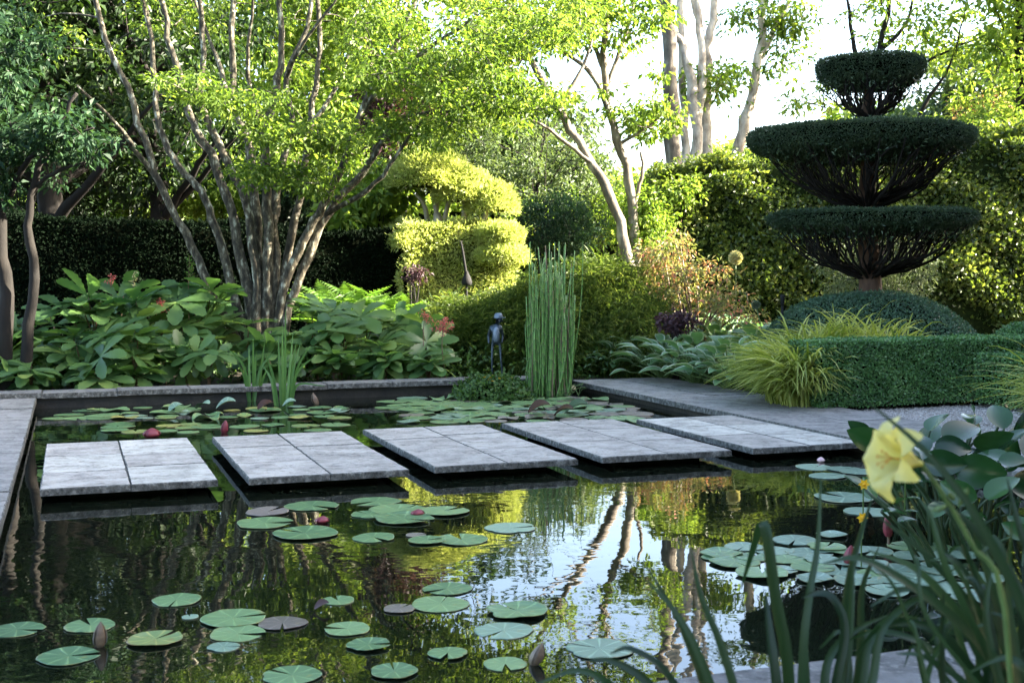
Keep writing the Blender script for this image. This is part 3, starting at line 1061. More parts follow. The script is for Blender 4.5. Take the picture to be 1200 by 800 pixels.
# tiered topiary
def topiary():
    x, y = tc0[0], tc0[1]
    root = empty("tiered_topiary", (x, y, GZ), "tall dark yew topiary clipped into three stacked cake-stand tiers", "topiary tree")
    def z_at(py):
        return H + (HY - py) / F * TY
    k = TY / F
    wd = MB()
    path = smooth_path([(x, y, GZ), (x + .02, y, 1.1), (x - .03, y + .02, 1.9), (x - .02, y, 2.7), (x - .04, y, 3.4)], 18)
    wd.tube(path, np.linspace(.15, .05, 18), 10)
    under(root, wd, "trunk", M["bark_red"])
    # (centre px, half width px, top py, rim bottom py, cone top py, joint py)
    for cx, hw, ytop, yrim, ymid, yj in ((1016, 60, 60, 82, 98, 137), (1004, 127, 139, 161, 181, 242), (1019, 118, 243, 259, 271, 325)):
        ox = (cx - 1018) * k
        R = hw * k
        def zz_(py, back):
            return W(cx, py, TY - back * R)[2]
        zt, zr, zm, zj = zz_(ytop, .85) - .03, zz_(yrim, .95), zz_(ymid, .5), zz_(yj, 0)
        c = np.array([x + ox, y, 0])
        tier = MB()
        prof = [(R * .2, zm + .05), (R * .5, zm + .06), (R * .88, zr + .03), (R * .96, zr + .1), (R * .97, zt - .03), (R * .95, zt - .015), (R * .6, zt - .01), (0.01, zt - .005)]
        core = MB()
        core.lathe(prof, c, 40, mat=1, wob=.006)
        lf = tier
        # outer leaves follow the outline profile
        op = np.array([(R * .15, zm), (R * .5, zm + .02), (R * .9, zr - .01), (R * .985, zr + .06), (R * 1.0, zt - .025), (R * .985, zt), (R * .88, zt + .008), (R * .5, zt + .012), (0.02, zt + .012)])
        seg = np.linalg.norm(np.diff(op, axis=0), axis=1) * (op[:-1, 0] + op[1:, 0]) / 2
        n = int(seg.sum() * 2 * np.pi * 8000)
        si = rng.choice(len(seg), n, p=seg / seg.sum())
        t = rng.random(n)
        q = op[si] + (op[si + 1] - op[si]) * t[:, None]
        d = (op[si + 1] - op[si])
        nr = np.stack([d[:, 1], -d[:, 0]], 1)
        nr /= np.linalg.norm(nr, axis=1, keepdims=True)
        th = rng.uniform(0, 2 * np.pi, n)
        q = q + nr * (rng.normal(0, .011, n) + .011 * np.sin(th * 7 + q[:, 1] * 9) * np.sin(th * 3 + 1))[:, None]
        p = np.stack([q[:, 0] * np.cos(th), q[:, 0] * np.sin(th), q[:, 1]], 1) + c
        nn = np.stack([nr[:, 0] * np.cos(th), nr[:, 0] * np.sin(th), nr[:, 1]], 1)
        clad(lf, p, nn, .032, .009, stick=.9)
        # thin fringe under the tier
        m = int(1500 * R)
        rr = R * np.sqrt(rng.uniform(.12, .92, m))
        th = rng.uniform(0, 2 * np.pi, m)
        p = np.stack([rr * np.cos(th), rr * np.sin(th), zm + (zr - zm) * np.clip((rr / R - .5) / .4, 0, 1) - rng.random(m) ** 2 * .16], 1) + c
        lf.leaves(p, unit(m) + [0, 0, -.3], unit(m), .05, .016)
        for q_ in range(len(core.v)):
            lf.add(core.v[q_], core.f[q_], 1)
        t_ob = under(root, lf, "tier", [M["yew"], M["core"]], smooth=False)
        br = MB()
        nb = 64 if R > 1 else 34
        for i in range(nb):
            a = i / nb * 2 * np.pi + rng.uniform(-.12, .12)
            rf = R * rng.uniform(.3, .97) ** .8
            zz = zj - .02 + rng.uniform(-.05, .18) * (zm - zj)
            s = np.array([x + ox * .3 + .05 * math.cos(a), y + .05 * math.sin(a), zz])
            e = c + np.array([rf * math.cos(a), rf * math.sin(a), zm + .05 if rf < .75 * R else zr])
            m1 = s + (e - s) * .5 + np.array([math.cos(a) * .12 * R, math.sin(a) * .12 * R, -.14 * (e[2] - s[2])])
            pth = smooth_path([s, m1, e], 9)
            pth[1:-1] += rng.normal(size=(7, 3)) * .012
            br.tube(pth, np.linspace(.019, .006, 9) * rng.uniform(.5, 1.3), 5)
            for w_ in range(2):
                j = rng.integers(3, 7)
                e2 = pth[j] + np.array([math.cos(a + rng.uniform(-1, 1)), math.sin(a + rng.uniform(-1, 1)), 0]) * .22 * R + np.array([0, 0, zm + .03 - pth[j][2]])
                br.tube(smooth_path([pth[j], (pth[j] + e2) / 2 + unit(1)[0] * .02, e2], 5), np.linspace(.009, .004, 5), 4)
        bo = br
        for q_ in range(len(bo.v)):
            bo.v[q_] = bo.v[q_] - np.array(root.location)
        bo.build("branches", M["bark_dark"], t_ob)


topiary()

# hedges
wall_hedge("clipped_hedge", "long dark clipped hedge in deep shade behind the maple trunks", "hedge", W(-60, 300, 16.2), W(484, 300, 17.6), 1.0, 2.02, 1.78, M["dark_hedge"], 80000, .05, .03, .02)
wall_hedge("tall_hedge", "tall loose sun-flecked hedge behind the tiered topiary", "hedge", W(765, 300, 19.6), W(1270, 300, 19.4), 1.6, 2.72, 3.5, M["hedge"], 115000, .08, .05, .09, shoots=1000, amp=.2, core="core_green")


# golden cloud-pruned yew
def golden_yew():
    Y = 18.2
    b = W(545, 400, Y)
    root = empty("golden_yew_topiary", (b[0], Y, GZ), "golden yew clipped into domes above a sunlit square base", "topiary tree")
    k = Y / F
    wd = MB()
    for (x0, y0, x1, y1) in ((508, 262, 512, 215), (514, 262, 530, 225), (505, 262, 488, 228), (540, 268, 545, 215), (560, 270, 575, 230), (512, 300, 509, 240), (565, 330, 584, 255), (586, 330, 590, 275)):
        p = smooth_path([W(x0, y0 + 30, Y), W((x0 + x1) / 2 + 2, (y0 + y1) / 2, Y), W(x1, y1, Y)], 7)
        wd.tube(p, np.linspace(.05, .025, 7), 6)
    wd.tube([(b[0], Y, GZ), W(520, 300, Y), W(512, 250, Y)], [.14, .1, .06], 8)
    under(root, wd, "trunk", M["bark_pale"])
    doms = [(501, 212, 46, 36, .62, 0), (545, 231, 33, 30, .52, .0), (577, 243, 28, 26, .47, -.1)]
    for cx, cy, rx, ry, rd, dy in doms:
        m = MB()
        c = W(cx, cy, Y + dy)
        r = np.array([rx * k, rd, ry * k])
        m.ellipsoid(c, r * .84, 20, 10, mat=1, zmin=-.18)
        n = int(9000 * (r[0] / .55) ** 2)
        p, nn = surf_ell(n, r, -.22, .03)
        p = p + nn * wave(p, .035, 6)[:, None] + c
        clad(m, p, nn, .075, .016, stick=1.1, up=.35)
        under(root, m, "dome", [M["gold"], M["core_gold"]], smooth=False)
    # side tiers
    for cx, cy, rx, ry, rd in ((586, 275, 24, 10, .4), (588, 300, 28, 10, .45), (474, 284, 16, 9, .35)):
        m = MB()
        c = W(cx, cy, Y - .5)
        r = np.array([rx * k, rd, ry * k])
        m.ellipsoid(c, r * .75, 16, 8, mat=1)
        p, nn = surf_ell(3500, r, -.5, .03)
        clad(m, p + c, nn, .075, .016, stick=1.0, up=.3)
        under(root, m, "tier", [M["gold"], M["core_gold"]], smooth=False)
    m = MB()
    c = W(527, 330, Y)
    hx, hz = 62 * k, (262 - 385) / -2 * k
    c[2] = H + (HY - 266) * k - hz
    cr_, sr_ = math.cos(.3), math.sin(.3)
    Rb = np.array([[cr_, -sr_, 0], [sr_, cr_, 0], [0, 0, 1]])
    m.box(c, (hx - .05, .55, hz - .04), Rb, mat=1)
    p, nn = surf_box(26000, hx, .6, hz, .03)
    p = (p + nn * wave(p, .05, 4)[:, None]) @ Rb.T + c
    nn = nn @ Rb.T
    clad(m, p, nn, .07, .018, stick=.9, up=.2)
    under(root, m, "base_hedge", [M["gold"], M["core_gold"]], smooth=False)


golden_yew()


# ================================================================== SHRUBS
def bush(name, label, cat, ells, n_cl, cr, n_leaf, L, mat, bark=None, ratio=.45, group=None, stems=7, flat=.7, base=None, twig_r=.008, tilt=.7, shell=.4):
    c = np.mean([e[0] for e in ells], axis=0) if base is None else np.asarray(base, float)
    b = np.array([c[0], c[1], GZ])
    limbs = []
    for i in range(stems):
        e = ells[i % len(ells)]
        t = e[0] + unit(1)[0] * np.array(e[1]) * .5
        s = b + np.array([rng.uniform(-.12, .12), rng.uniform(-.12, .12), 0])
        limbs.append(([s, s + (t - s) * .5 + np.array([0, 0, .1]), t], .022, .007))
    return make_tree(name, label, cat, b, limbs, ells, n_cl, cr, n_leaf, L, mat, bark or M["bark_dark"], group, ratio, flat, twig_r, shell, tilt=tilt)


# laceleaf maple mound
def mound(name, label, ells, mat, n, L, Wd, droop):
    c = np.mean([e[0] for e in ells], axis=0)
    root = empty(name, (c[0], c[1], GZ), label, "shrub")
    lf, wd = MB(), MB()
    for cc, r in ells:
        cc = np.array([cc[0], cc[1], GZ])
        r = np.array(r)
        for i in range(16):
            a = rng.uniform(0, 2 * np.pi)
            e = cc + np.array([r[0] * .85 * math.cos(a), r[1] * .85 * math.sin(a), r[2] * rng.uniform(.1, .5)])
            wd.tube(smooth_path([cc, cc + [.1 * math.cos(a), .1 * math.sin(a), r[2] * .6], (cc + e) / 2 + [0, 0, r[2] * .45], e], 9), np.linspace(.04, .008, 9), 5)
        m = int(n * r[0] * r[1])
        # tiers of hanging sprays: clusters over the shell
        nc = m // 40
        p, nn = surf_ell(nc, r, .0, .06)
        s = np.repeat(np.arange(len(p)), 40)
        q = p[s] * rng.uniform(.8, 1.05, len(p))[s][:, None] + rng.normal(size=(len(s), 3)) * np.array([.11, .11, .05])
        q = q + cc
        q[:, 2] = np.maximum(q[:, 2], GZ + .03)
        D = nn[s] * .8 + unit(len(s)) * .7 + np.array([0, 0, -droop])
        N = nn[s] + unit(len(s)) * .6 + np.array([0, 0, .5])
        lf.leaves(q, D, N, L * rng.uniform(.6, 1.3, len(s)), Wd)
    under(root, wd, "stems", M["bark_dark"])
    under(root, lf, "foliage", mat, smooth=False)


mound("laceleaf_maple", "feathery green laceleaf maple mound behind the horsetails",
      [(W(700, 330, 15.4), (.95, .9, 1.36)), (W(565, 330, 15.2), (1.05, .85, .88)), (W(630, 330, 14.9), (.85, .75, 1.08)), (W(745, 330, 14.7), (.6, .6, .85))], M["dissectum"], 30000, .11, .012, .75)

bush("pink_leaved_shrub", "shrub with pink and cream flushed leaves in the sun beside the seed head", "shrub",
     [pxell(800, 330, 50, 45, 15.2, .6), pxell(855, 362, 38, 28, 14.6, .5), pxell(775, 305, 30, 25, 15.6, .5), pxell(790, 285, 16, 18, 15.3, .3), pxell(850, 330, 20, 22, 14.9, .3)], 150, .17, 20, .075, M["pink_shrub"], M["stem_red"], ratio=.36, stems=12)
bush("purple_leaved_plant", "low dark purple leaved plant below the pink shrub", "plant", [pxell(792, 376, 20, 13, 13.8, .28)], 26, .09, 16, .065, M["heuchera"], ratio=.7, stems=5)
bush("background_shrub", "bright loose shrub softening the left end of the tall hedge behind the leaning trunks", "shrub", [pxell(757, 262, 30, 42, 19.3, .7), pxell(790, 225, 34, 18, 19.6, .6)], 130, .24, 34, .09, M["bright_leaf"], stems=6)
bush("silver_willow", "fine silvery shrub behind the trunk of the tiered topiary", "shrub", [pxell(1025, 315, 72, 48, 15.0, .6)], 140, .15, 45, .06, M["willow"], ratio=.22, stems=10)
bush("large_leaved_shrub", "fresh green large leaved shrub beside the golden yew", "shrub",
     [pxell(432, 235, 52, 45, 18.6, .8), pxell(412, 262, 45, 28, 18.4, .6)], 110, .22, 20, .17, M["bright_leaf"], ratio=.5, stems=8)
bush("dark_shrub", "dark blue-green shrub between the golden yew and the leaning trunks", "shrub",
     [pxell(655, 268, 55, 42, 24, .9)], 150, .24, 40, .085, M["blue_leaf"], stems=8)
bush("russet_shrub", "small russet leaved plant in front of the golden yew base", "plant", [pxell(487, 320, 11, 11, 16.8, .2)], 16, .1, 22, .06, M["heuchera"], stems=4)
bush("pale_shrub", "pale sunlit shrub beyond the leaning trunks", "shrub", [pxell(765, 245, 55, 45, 28, 1.0), pxell(700, 255, 40, 38, 28, .8)], 170, .32, 34, .1, M["bright_leaf"], stems=8)
bush("yellow_green_shrub", "sunlit yellow-green shrub rising above the tall hedge's right half", "shrub",
     [pxell(1150, 165, 90, 45, 21.6, 1.0), pxell(1090, 190, 60, 30, 21.6, .8)], 220, .25, 34, .1, M["bright_leaf"], stems=9)
bush("rosy_shrub", "rosy tinted shrub showing over the tall hedge beside the topiary's middle tier", "shrub",
     [pxell(1165, 128, 55, 16, 23, .6)], 40, .2, 20, .1, M["pink_shrub"], stems=6)
bush("bright_shrub", "bright green shrub behind the hedge left of the pale trunks", "shrub", [pxell(850, 200, 60, 32, 25, 1.0)], 130, .25, 30, .1, M["bright_leaf"], stems=7)


# ---- ferns
def fern(pos, label, r, n):
    root = empty("fern", pos, label, "fern", "ferns below the maple")
    lf = MB()
    for i in range(n):
        a = rng.uniform(0, 2 * np.pi)
        el = rng.uniform(.5, 1.25)
        ln = r * rng.uniform(.8, 1.2)
        d = np.array([math.cos(a) * math.cos(el), math.sin(a) * math.cos(el), math.sin(el)])
        p = smooth_path([np.array(pos), pos + d * ln * .6, pos + d * ln + np.array([math.cos(a), math.sin(a), -.5]) * ln * .3], 18)
        lf.ribbon(p, np.linspace(.008, .003, 18))
        t = np.gradient(p, axis=0)
        t /= np.linalg.norm(t, axis=1, keepdims=True)
        s = np.cross(t, [0, 0, 1.0])
        s /= np.linalg.norm(s, axis=1, keepdims=True)
        wl = np.sin(np.linspace(.35, 3.05, 18)) * .24 * ln
        for sg in (-1, 1):
            lf.leaves(p, s * sg + t * .35, np.tile([0, 0, 1.0], (18, 1)) + unit(18) * .2, wl, .03)
    under(root, lf, "fronds", M["fern"], smooth=False)


for i, (px, py, Y, r) in enumerate(((400, 345, 15.4, .8), (425, 335, 16, .8), (445, 350, 15.5, .7), (385, 335, 16, .75), (465, 345, 16.2, .7), (410, 318, 16.6, .7))):
    p = W(px, 380, Y)
    fern(np.array([p[0], p[1], .45]), "arching yellow-green fern between the maple and the golden yew", r, 16)

# ================================================================== BED PLANTS
PALM = [palmate(n_, sp, dr) for n_, sp, dr in ((6, .95, .2), (7, .86, .16), (5, 1.05, .28), (6, .9, .34), (5, .8, .22), (5, 1.1, .12), (7, .85, .3))]


def rodgersia(pos, h, r, label, n):
    root = empty("rodgersia", pos, label, "plant", "rodgersia plants on the bank")
    lf, st = MB(), MB()
    for i in range(n):
        a = rng.uniform(0, 2 * np.pi) if rng.random() < .45 else rng.uniform(-2.7, -.45)
        tilt = rng.uniform(.1, .75)
        hh = h * rng.uniform(.45, 1.2)
        out = np.array([math.cos(a), math.sin(a), 0])
        tip = pos + out * hh * tilt * .6 + np.array([0, 0, hh])
        st.tube(smooth_path([pos, pos + out * hh * tilt * .15 + [0, 0, hh * .55], tip], 7), np.linspace(.011, .006, 7), 5)
        N = np.array([0, -.35, 1.0]) + out * rng.uniform(.15, 1.0) + rng.normal(size=3) * .25
        D = out + rng.normal(size=3) * .3
        tv, tf = PALM[rng.integers(len(PALM))]
        lf.inst(tv, tf, D[None], N[None], r * rng.uniform(.75, 1.15), tip[None])
    under(root, st, "stalks", M["stem_red"])
    under(root, lf, "leaves", M["rodgersia"])


for b, h, r, st, a0, a1 in ((9.85, .32, .3, .6, -1.3, 4.3), (10.25, .5, .36, .62, -1.5, 4.5), (10.7, .68, .38, .62, -1.6, 4.4), (11.1, .8, .4, .7, -1.5, 2.2), (11.4, .86, .36, .75, -1.3, 1.8), (11.05, .72, .36, .6, 2.9, 4.6)):
    for a in np.arange(a0, a1, st):
        aa = a + rng.uniform(-.15, .15)
        hh = h * (1 - .22 * max(0, (aa - 3.2))) * (1 if aa > .4 else .74)
        lab = "rodgersia with broad hand-shaped leaves left of the maple trunks" if aa < 1.9 else ("rodgersia with broad hand-shaped leaves in front of the maple trunks" if aa < 3 else "rodgersia with broad hand-shaped leaves near the bronze figure")
        rodgersia(P(aa, b + rng.uniform(-.15, .15), GZ), hh, r, lab, rng.integers(5, 8))


def plume(px, py, Y, h, w, label, mat="pink_flower", flowers=120):
    top = W(px, py, Y)
    root = empty("flower_plume", (top[0], top[1], GZ), label, "flower", "flower plumes among the rodgersia")
    st, fl = MB(), MB()
    st.tube(smooth_path([(top[0] + .03, top[1], GZ), (top[0] - .02, top[1], top[2] * .6), top], 8), np.linspace(.008, .003, 8), 5)
    for i in range(9):
        t = i / 9
        p0 = top - [0, 0, h * (1 - t)]
        e = p0 + np.array([rng.uniform(-1, 1), rng.uniform(-.6, .6), .5]) * w * (1 - .6 * t)
        st.tube([p0, e], [.003, .0015], 4)
        m = flowers // 9
        q = p0 + (e - p0) * rng.random((m, 1)) + rng.normal(size=(m, 3)) * .012
        fl.leaves(q, unit(m), unit(m), .028, .014)
    under(root, st, "stem", M["stem_red"])
    under(root, fl, "blossom", M[mat], smooth=False)


plume(131, 322, 13.4, .12, .1, "upright pink plume above the left of the rodgersia", flowers=60)
plume(190, 352, 13.2, .16, .13, "dusky pink plume at the top of the rodgersia left of the maple", flowers=150)
plume(520, 376, 13.2, .15, .16, "broad coral pink plume beside the bronze figure", flowers=220)
plume(498, 366, 13.5, .14, .12, "small faded pink plume left of the coral one", flowers=70)
plume(157, 318, 13.5, .16, .07, "thin brown seed plume beside the upright pink one", "seed", 36)
plume(222, 300, 13.5, .25, .06, "pale green fern-like spire left of the maple", "fern", 90)

# ---- hostas
HOSTA = leaf_template(9, 6, lambda t: .26 * (math.sin(math.pi * (t ** .8 * .96 + .04)) ** .75) + .004, lambda t: .34 * t - .62 * t * t, cup=.25, pleat=.03, npl=6, margin=True)


def hosta(pos, r, n, label):
    root = empty("hosta", pos, label, "plant", "white-edged hostas along the paving")
    lf, st = MB(), MB()
    for i in range(n):
        a = i * 2.4 + rng.uniform(-.4, .4)
        t = (i + .5) / n
        el = 1.35 - .95 * t + rng.uniform(-.15, .15)
        out = np.array([math.cos(a), math.sin(a), 0])
        pl = r * rng.uniform(.6, 1.05)
        tip = pos + (out * math.cos(el) + np.array([0, 0, math.sin(el)])) * pl
        st.tube(smooth_path([pos, (pos + tip) / 2 + [0, 0, .04], tip], 5), .006, 4, caps=False)
        D = out * math.cos(el * .55) + np.array([0, 0, math.sin(el * .55)])
        N = np.array([0, 0, 1.0]) * math.cos(el * .5) - out * math.sin(el * .5) + rng.normal(size=3) * .18
        lf.inst(HOSTA[0], HOSTA[1], D[None], N[None], rng.uniform(.17, .27) * (r / .42), tip[None], HOSTA[2])
    under(root, st, "stalks", M["stem_green"])
    under(root, lf, "leaves", [M["hosta"], M["hosta_edge"]])


for px, py, r in ((726, 438, .36), (742, 437, .40), (778, 443, .44), (816, 449, .46), (856, 456, .46), (764, 425, .44), (802, 429, .48), (842, 434, .5), (885, 440, .5), (830, 422, .5), (872, 426, .52), (905, 428, .45), (895, 446, .45), (915, 436, .5), (790, 420, .46), (850, 418, .5)):
    g0 = G(px, py, .1)
    hosta(np.array([g0[0], g0[1], GZ]), r * 1.05, 60, "grey-green hosta with white leaf edges overhanging the right paving")


# ---- grasses
def grass_clump(name, label, cat, centers, n, L, w, mat, lean, group=None, spread=.12, zb=GZ, upright=.55, keep=1.0):
    c = np.mean(centers, axis=0)
    root = empty(name, (c[0], c[1], zb), label, cat, group)
    lf = MB()
    for i in range(n):
        b = np.array(centers[rng.integers(len(centers))]) + np.array([rng.normal() * spread, rng.normal() * spread, 0])
        a = rng.uniform(0, 2 * np.pi)
        out = np.array([math.cos(a), math.sin(a), 0]) + np.array(lean)
        if out[0] > 0 and rng.random() > keep:
            out[0] *= -1
        ln = L * rng.uniform(.6, 1.2)
        k = 9
        t = np.linspace(0, 1, k)[:, None]
        u = rng.uniform(.75, 1.25) * upright
        p = b + np.array([0, 0, 1.0]) * ln * (1.35 * t * u - .95 * u * t ** 2.6 * rng.uniform(.5, 1.1)) + out * ln * (.15 * t + .62 * t ** 1.8) * rng.uniform(.5, 1.1)
        ww = w * np.sin(np.linspace(.5, math.pi, k)) ** .7 + .0008
        lf.ribbon(p, ww, up=[rng.normal() * .4, rng.normal() * .4, 1], fold=.2)
    under(root, lf, "blades", mat, smooth=True)
    return root


def gz(px, Y, z=GZ):
    p = W(px, 400, Y)
    return np.array([p[0], Y, z])


grass_clump("golden_grass", "arching golden striped grass spilling between the hostas and the box hedge", "ornamental grass",
            [gz(940, 10.75), gz(950, 10.85), gz(932, 10.95), gz(945, 11.05), gz(925, 11.1)], 3000, .7, .02, M["grass_gold"], (-.32, -.3, 0), "golden grasses by the box hedge", .08, upright=.82, keep=.25)
grass_clump("golden_grass", "golden striped grass rising behind the left half of the box hedge", "ornamental grass",
            [gz(965, 11.75), gz(990, 11.8), gz(1015, 11.85), gz(1040, 11.95), gz(950, 11.6)], 2200, .76, .02, M["grass_gold"], (-.2, -.15, 0), "golden grasses by the box hedge", .1, upright=1.0)
grass_clump("golden_grass", "golden grass tuft entering at the right edge over the low hedge stub", "ornamental grass",
            [gz(1268, 9.4), gz(1280, 9.0)], 500, .75, .012, M["grass_gold"], (-.5, -.2, 0), "golden grasses by the box hedge", .1, upright=.8)


# ---- horsetails, iris tufts
def horsetails():
    c = G(645, 463, 0)
    root = empty("horsetail_clump", (c[0], c[1], 0), "tall stiff clump of banded horsetail stems standing in the pond", "horsetails")
    st = MB()
    for i in range(150):
        a, rr = rng.uniform(0, 2 * np.pi), math.sqrt(rng.random())
        b = c + np.array([.23 * rr * math.cos(a), .2 * rr * math.sin(a) + .12, 0])
        h = rng.uniform(.8, 1.64) if rng.random() < .75 else rng.uniform(.35, 1.0)
        d = np.array([rng.normal() * .03 + .03 * rr * math.cos(a), rng.normal() * .045, 0])
        bw = rng.normal() * .03
        p = np.array([b + d * t * h + np.array([bw * math.sin(t * 2.8), 0, -.05 + t * (h + .05)]) for t in np.linspace(0, 1, 7)])
        st.tube(p, np.linspace(.0085, .005, 7) * rng.uniform(.6, 1.25), 6, mat=int(rng.random() < .14))
    st_o = under(root, st, "stems", [M["horsetail"], M["dead_stem"]])
    lf = MB()
    for i in range(14):
        b = c + np.array([rng.uniform(.05, .32), rng.uniform(-.12, .05), 0])
        e = b + np.array([rng.uniform(-.1, .2), rng.uniform(-.1, .05), rng.uniform(.03, .16)])
        lf.tube([b, (b + e) / 2 + [0, 0, .03], e], .003, 4)
    under(root, lf, "broken_stems", M["stem_green"])


horsetails()


def iris_tuft(px, py, label, spec):
    c = G(px, py, 0)
    root = empty("water_iris", (c[0], c[1], 0), label, "water plant", "iris tufts in the pond")
    lf = MB()
    k = c[1] / F
    for dx, tx, ty, bend in spec:
        b = c + np.array([dx * k, rng.uniform(-.06, .06), -.03])
        e = np.array([c[0] + tx * k, b[1] + rng.uniform(-.1, .1), (py - ty) * k])
        m = (b + e) / 2 + np.array([-(tx - dx) * k * .3 * bend, 0, bend * .12])
        p = smooth_path([b, m, e], 10)
        lf.ribbon(p, .026 * np.sin(np.linspace(.9, math.pi - .02, 10)) ** .8 + .001, up=[rng.normal() * .3, -1, .2], fold=.15)
    under(root, lf, "blades", M["iris"])


iris_tuft(297, 470, "slim tuft of upright iris blades in the pond left of the taller tuft", [(0, 2, 392, 0), (3, 12, 400, 0), (-3, -6, 405, 0), (2, 25, 412, .7), (-2, -28, 405, .8), (-4, -14, 425, .4), (0, 6, 410, 0), (4, 18, 430, .3), (-6, -8, 440, .1)])
iris_tuft(333, 475, "taller tuft of iris blades in the pond near the back coping", [(0, 4, 362, 0), (-4, -8, 392, 0), (3, 10, 388, 0), (5, 22, 398, .3), (6, 40, 415, .7), (-6, -20, 410, .4), (2, 14, 400, .2), (8, 48, 452, 1.0), (-8, -14, 430, .2), (-2, -2, 380, 0), (7, 30, 405, .6), (-10, -26, 430, .5)])


# ---- marsh marigold islet
def islet():
    c = G(577, 467, 0)
    root = empty("marsh_plant_islet", (c[0], c[1], 0), "rounded islet of small-leaved marsh plants with yellow flowers", "water plant")
    lf, fl, co = MB(), MB(), MB()
    r = np.array([.37, .3, .2])
    co.ellipsoid(c, r * .8, 20, 8, zmin=-.3)
    p, nn = surf_ell(2600, r, -.05, .03)
    p = p + nn * wave(p, .03, 12)[:, None] + c
    lf.leaves(p, unit(len(p)) + nn * .5, nn + unit(len(p)) * .5, .045 * rng.uniform(.6, 1.2, len(p)), .036, fold=.1)
    for i in range(26):
        a = rng.uniform(0, 2 * np.pi)
        q = c + np.array([r[0] * .7 * math.cos(a) * rng.random(), r[1] * .6 * math.sin(a), r[2] * .95 + rng.uniform(0, .04)])
        for s in range(5):
            aa = s * 1.256
            fl.leaves(q[None], np.array([[math.cos(aa), math.sin(aa), .4]]), np.array([[0, 0, 1.0]]), np.array([.016]), .013)
    under(root, co, "root_mass", M["core"])
    under(root, lf, "leaves", M["cover"], smooth=False)
    under(root, fl, "flowers", M["yellow_flower"], smooth=False)


islet()


# ================================================================== SCULPTURES
def skinned(verts, radii, edges, root, name, mat, sub=2):
    me = bpy.data.meshes.new(name)
    me.from_pydata([tuple(v) for v in verts], edges, [])
    o = bpy.data.objects.new(name, me)
    COL.objects.link(o)
    sk = o.modifiers.new("skin", "SKIN")
    if not me.skin_vertices:
        me.skin_vertices.new()
    for i, r in enumerate(radii):
        me.skin_vertices[0].data[i].radius = (r, r) if np.isscalar(r) else r
    me.skin_vertices[0].data[0].use_root = True
    ss = o.modifiers.new("sub", "SUBSURF")
    ss.levels = ss.render_levels = sub
    dg = bpy.context.evaluated_depsgraph_get()
    new = bpy.data.meshes.new_from_object(o.evaluated_get(dg))
    o.modifiers.clear()
    o.data = new
    new.materials.clear()
    new.materials.append(mat)
    for pl in new.polygons:
        pl.use_smooth = True
    o.parent = root
    return o


def figure():
    Y = 12.75
    k = Y / F
    base = W(581, 440, Y)
    root = empty("bronze_figure", (base[0], Y, .1), "slender dark bronze figure in a cap on thin legs behind the islet", "statue")
    def q(px, py, dy=0):
        p = W(px, py, Y + dy) - np.array([base[0], Y, .1])
        return p
    vs = [q(581, 397), q(581, 387), q(582, 380), q(584, 374), q(590, 375.5),          # pelvis, chest, neck, head, muzzle
          q(577, 404), q(576.5, 422, -.02), q(577, 441.5), q(573.5, 443, -.05),        # left leg and foot
          q(586, 404), q(587, 421, -.02), q(589, 441), q(592, 442.5, -.06),             # right leg
          q(575.5, 384, .02), q(572.5, 394, .05), q(573, 403, .03),                     # arms held back
          q(587, 384, .02), q(589, 393, .04), q(588, 402, .0)]
    rr = [.042, .048, .02, .04, .022, .016, .011, .011, .012, .016, .011, .011, .012, .026, .018, .011, .024, .016, .011]
    ed = [(0, 1), (1, 2), (2, 3), (3, 4), (0, 5), (5, 6), (6, 7), (7, 8), (0, 9), (9, 10), (10, 11), (11, 12), (1, 13), (13, 14), (14, 15), (1, 16), (16, 17), (17, 18)]
    skinned(vs, rr, ed, root, "body", M["bronze"])
    b = MB()
    b.ellipsoid(q(581.5, 392, -.035) + np.array([base[0], Y, .1]), (.036, .025, .085), 14, 10)
    under(root, b, "belly", M["bronze_belly"])
    cpm = MB()
    c = q(584, 371.5) + np.array([base[0], Y, .1])
    cpm.lathe([(.046, -.012), (.048, .004), (.045, .012), (.043, .028), (.03, .043), (.002, .048)], c, 16)
    cpm.box(c + [.05, -.012, -.006], (.026, .03, .004), bevel=.003)
    under(root, cpm, "cap", M["bronze_belly"])
    pl = MB()
    pl.lathe([(.02, -.0), (.13, -.0), (.13, .06), (.11, .065), (.002, .065)], (base[0], Y, .0 + .1 - .03), 14)
    under(root, pl, "plinth", M["wet_wall"])


figure()


def spear():
    Y = 16.6
    p0 = W(547, 326, Y)
    root = empty("garden_ornament", (p0[0], Y, GZ), "black long-necked metal ornament in front of the golden yew", "garden ornament")
    m = MB()
    k = Y / F
    pts = smooth_path([W(548, 334, Y), W(545, 312, Y), W(542.5, 296, Y), W(540, 283, Y)], 10)
    m.tube(pts, np.linspace(.022, .012, 10), 6)
    for i in range(4):
        m.tube([pts[6 + i] + [-.03, 0, .005], pts[6 + i] + [.03, 0, 0]], .006, 5)
    under(root, m, "neck", M["black_metal"])
    b = MB()
    b.lathe([(.01, -.1), (.062, -.095), (.075, -.06), (.06, .0), (.045, .03), (.03, .06), (.012, .1)], p0, 14)
    under(root, b, "body", M["black_metal"])
    s = MB()
    s.tube([(p0[0], Y, GZ), (p0[0], Y, p0[2] - .08)], .012, 6)
    under(root, s, "pole", M["black_metal"])


spear()


def spike():
    Y = 13.2
    p = W(917, 352, Y)
    root = empty("garden_light", (p[0], Y, GZ), "small black spike light beside the broad box dome", "garden light")
    s, h = MB(), MB()
    s.tube([(p[0] - .01, Y, GZ), (p[0], Y, p[2] - .05)], .014, 8)
    h.lathe([(.004, -.06), (.02, -.055), (.026, .03), (.03, .06), (.002, .066)], p, 12)
    under(root, s, "pole", M["black_metal"])
    under(root, h, "head", M["black_metal"])


spike()


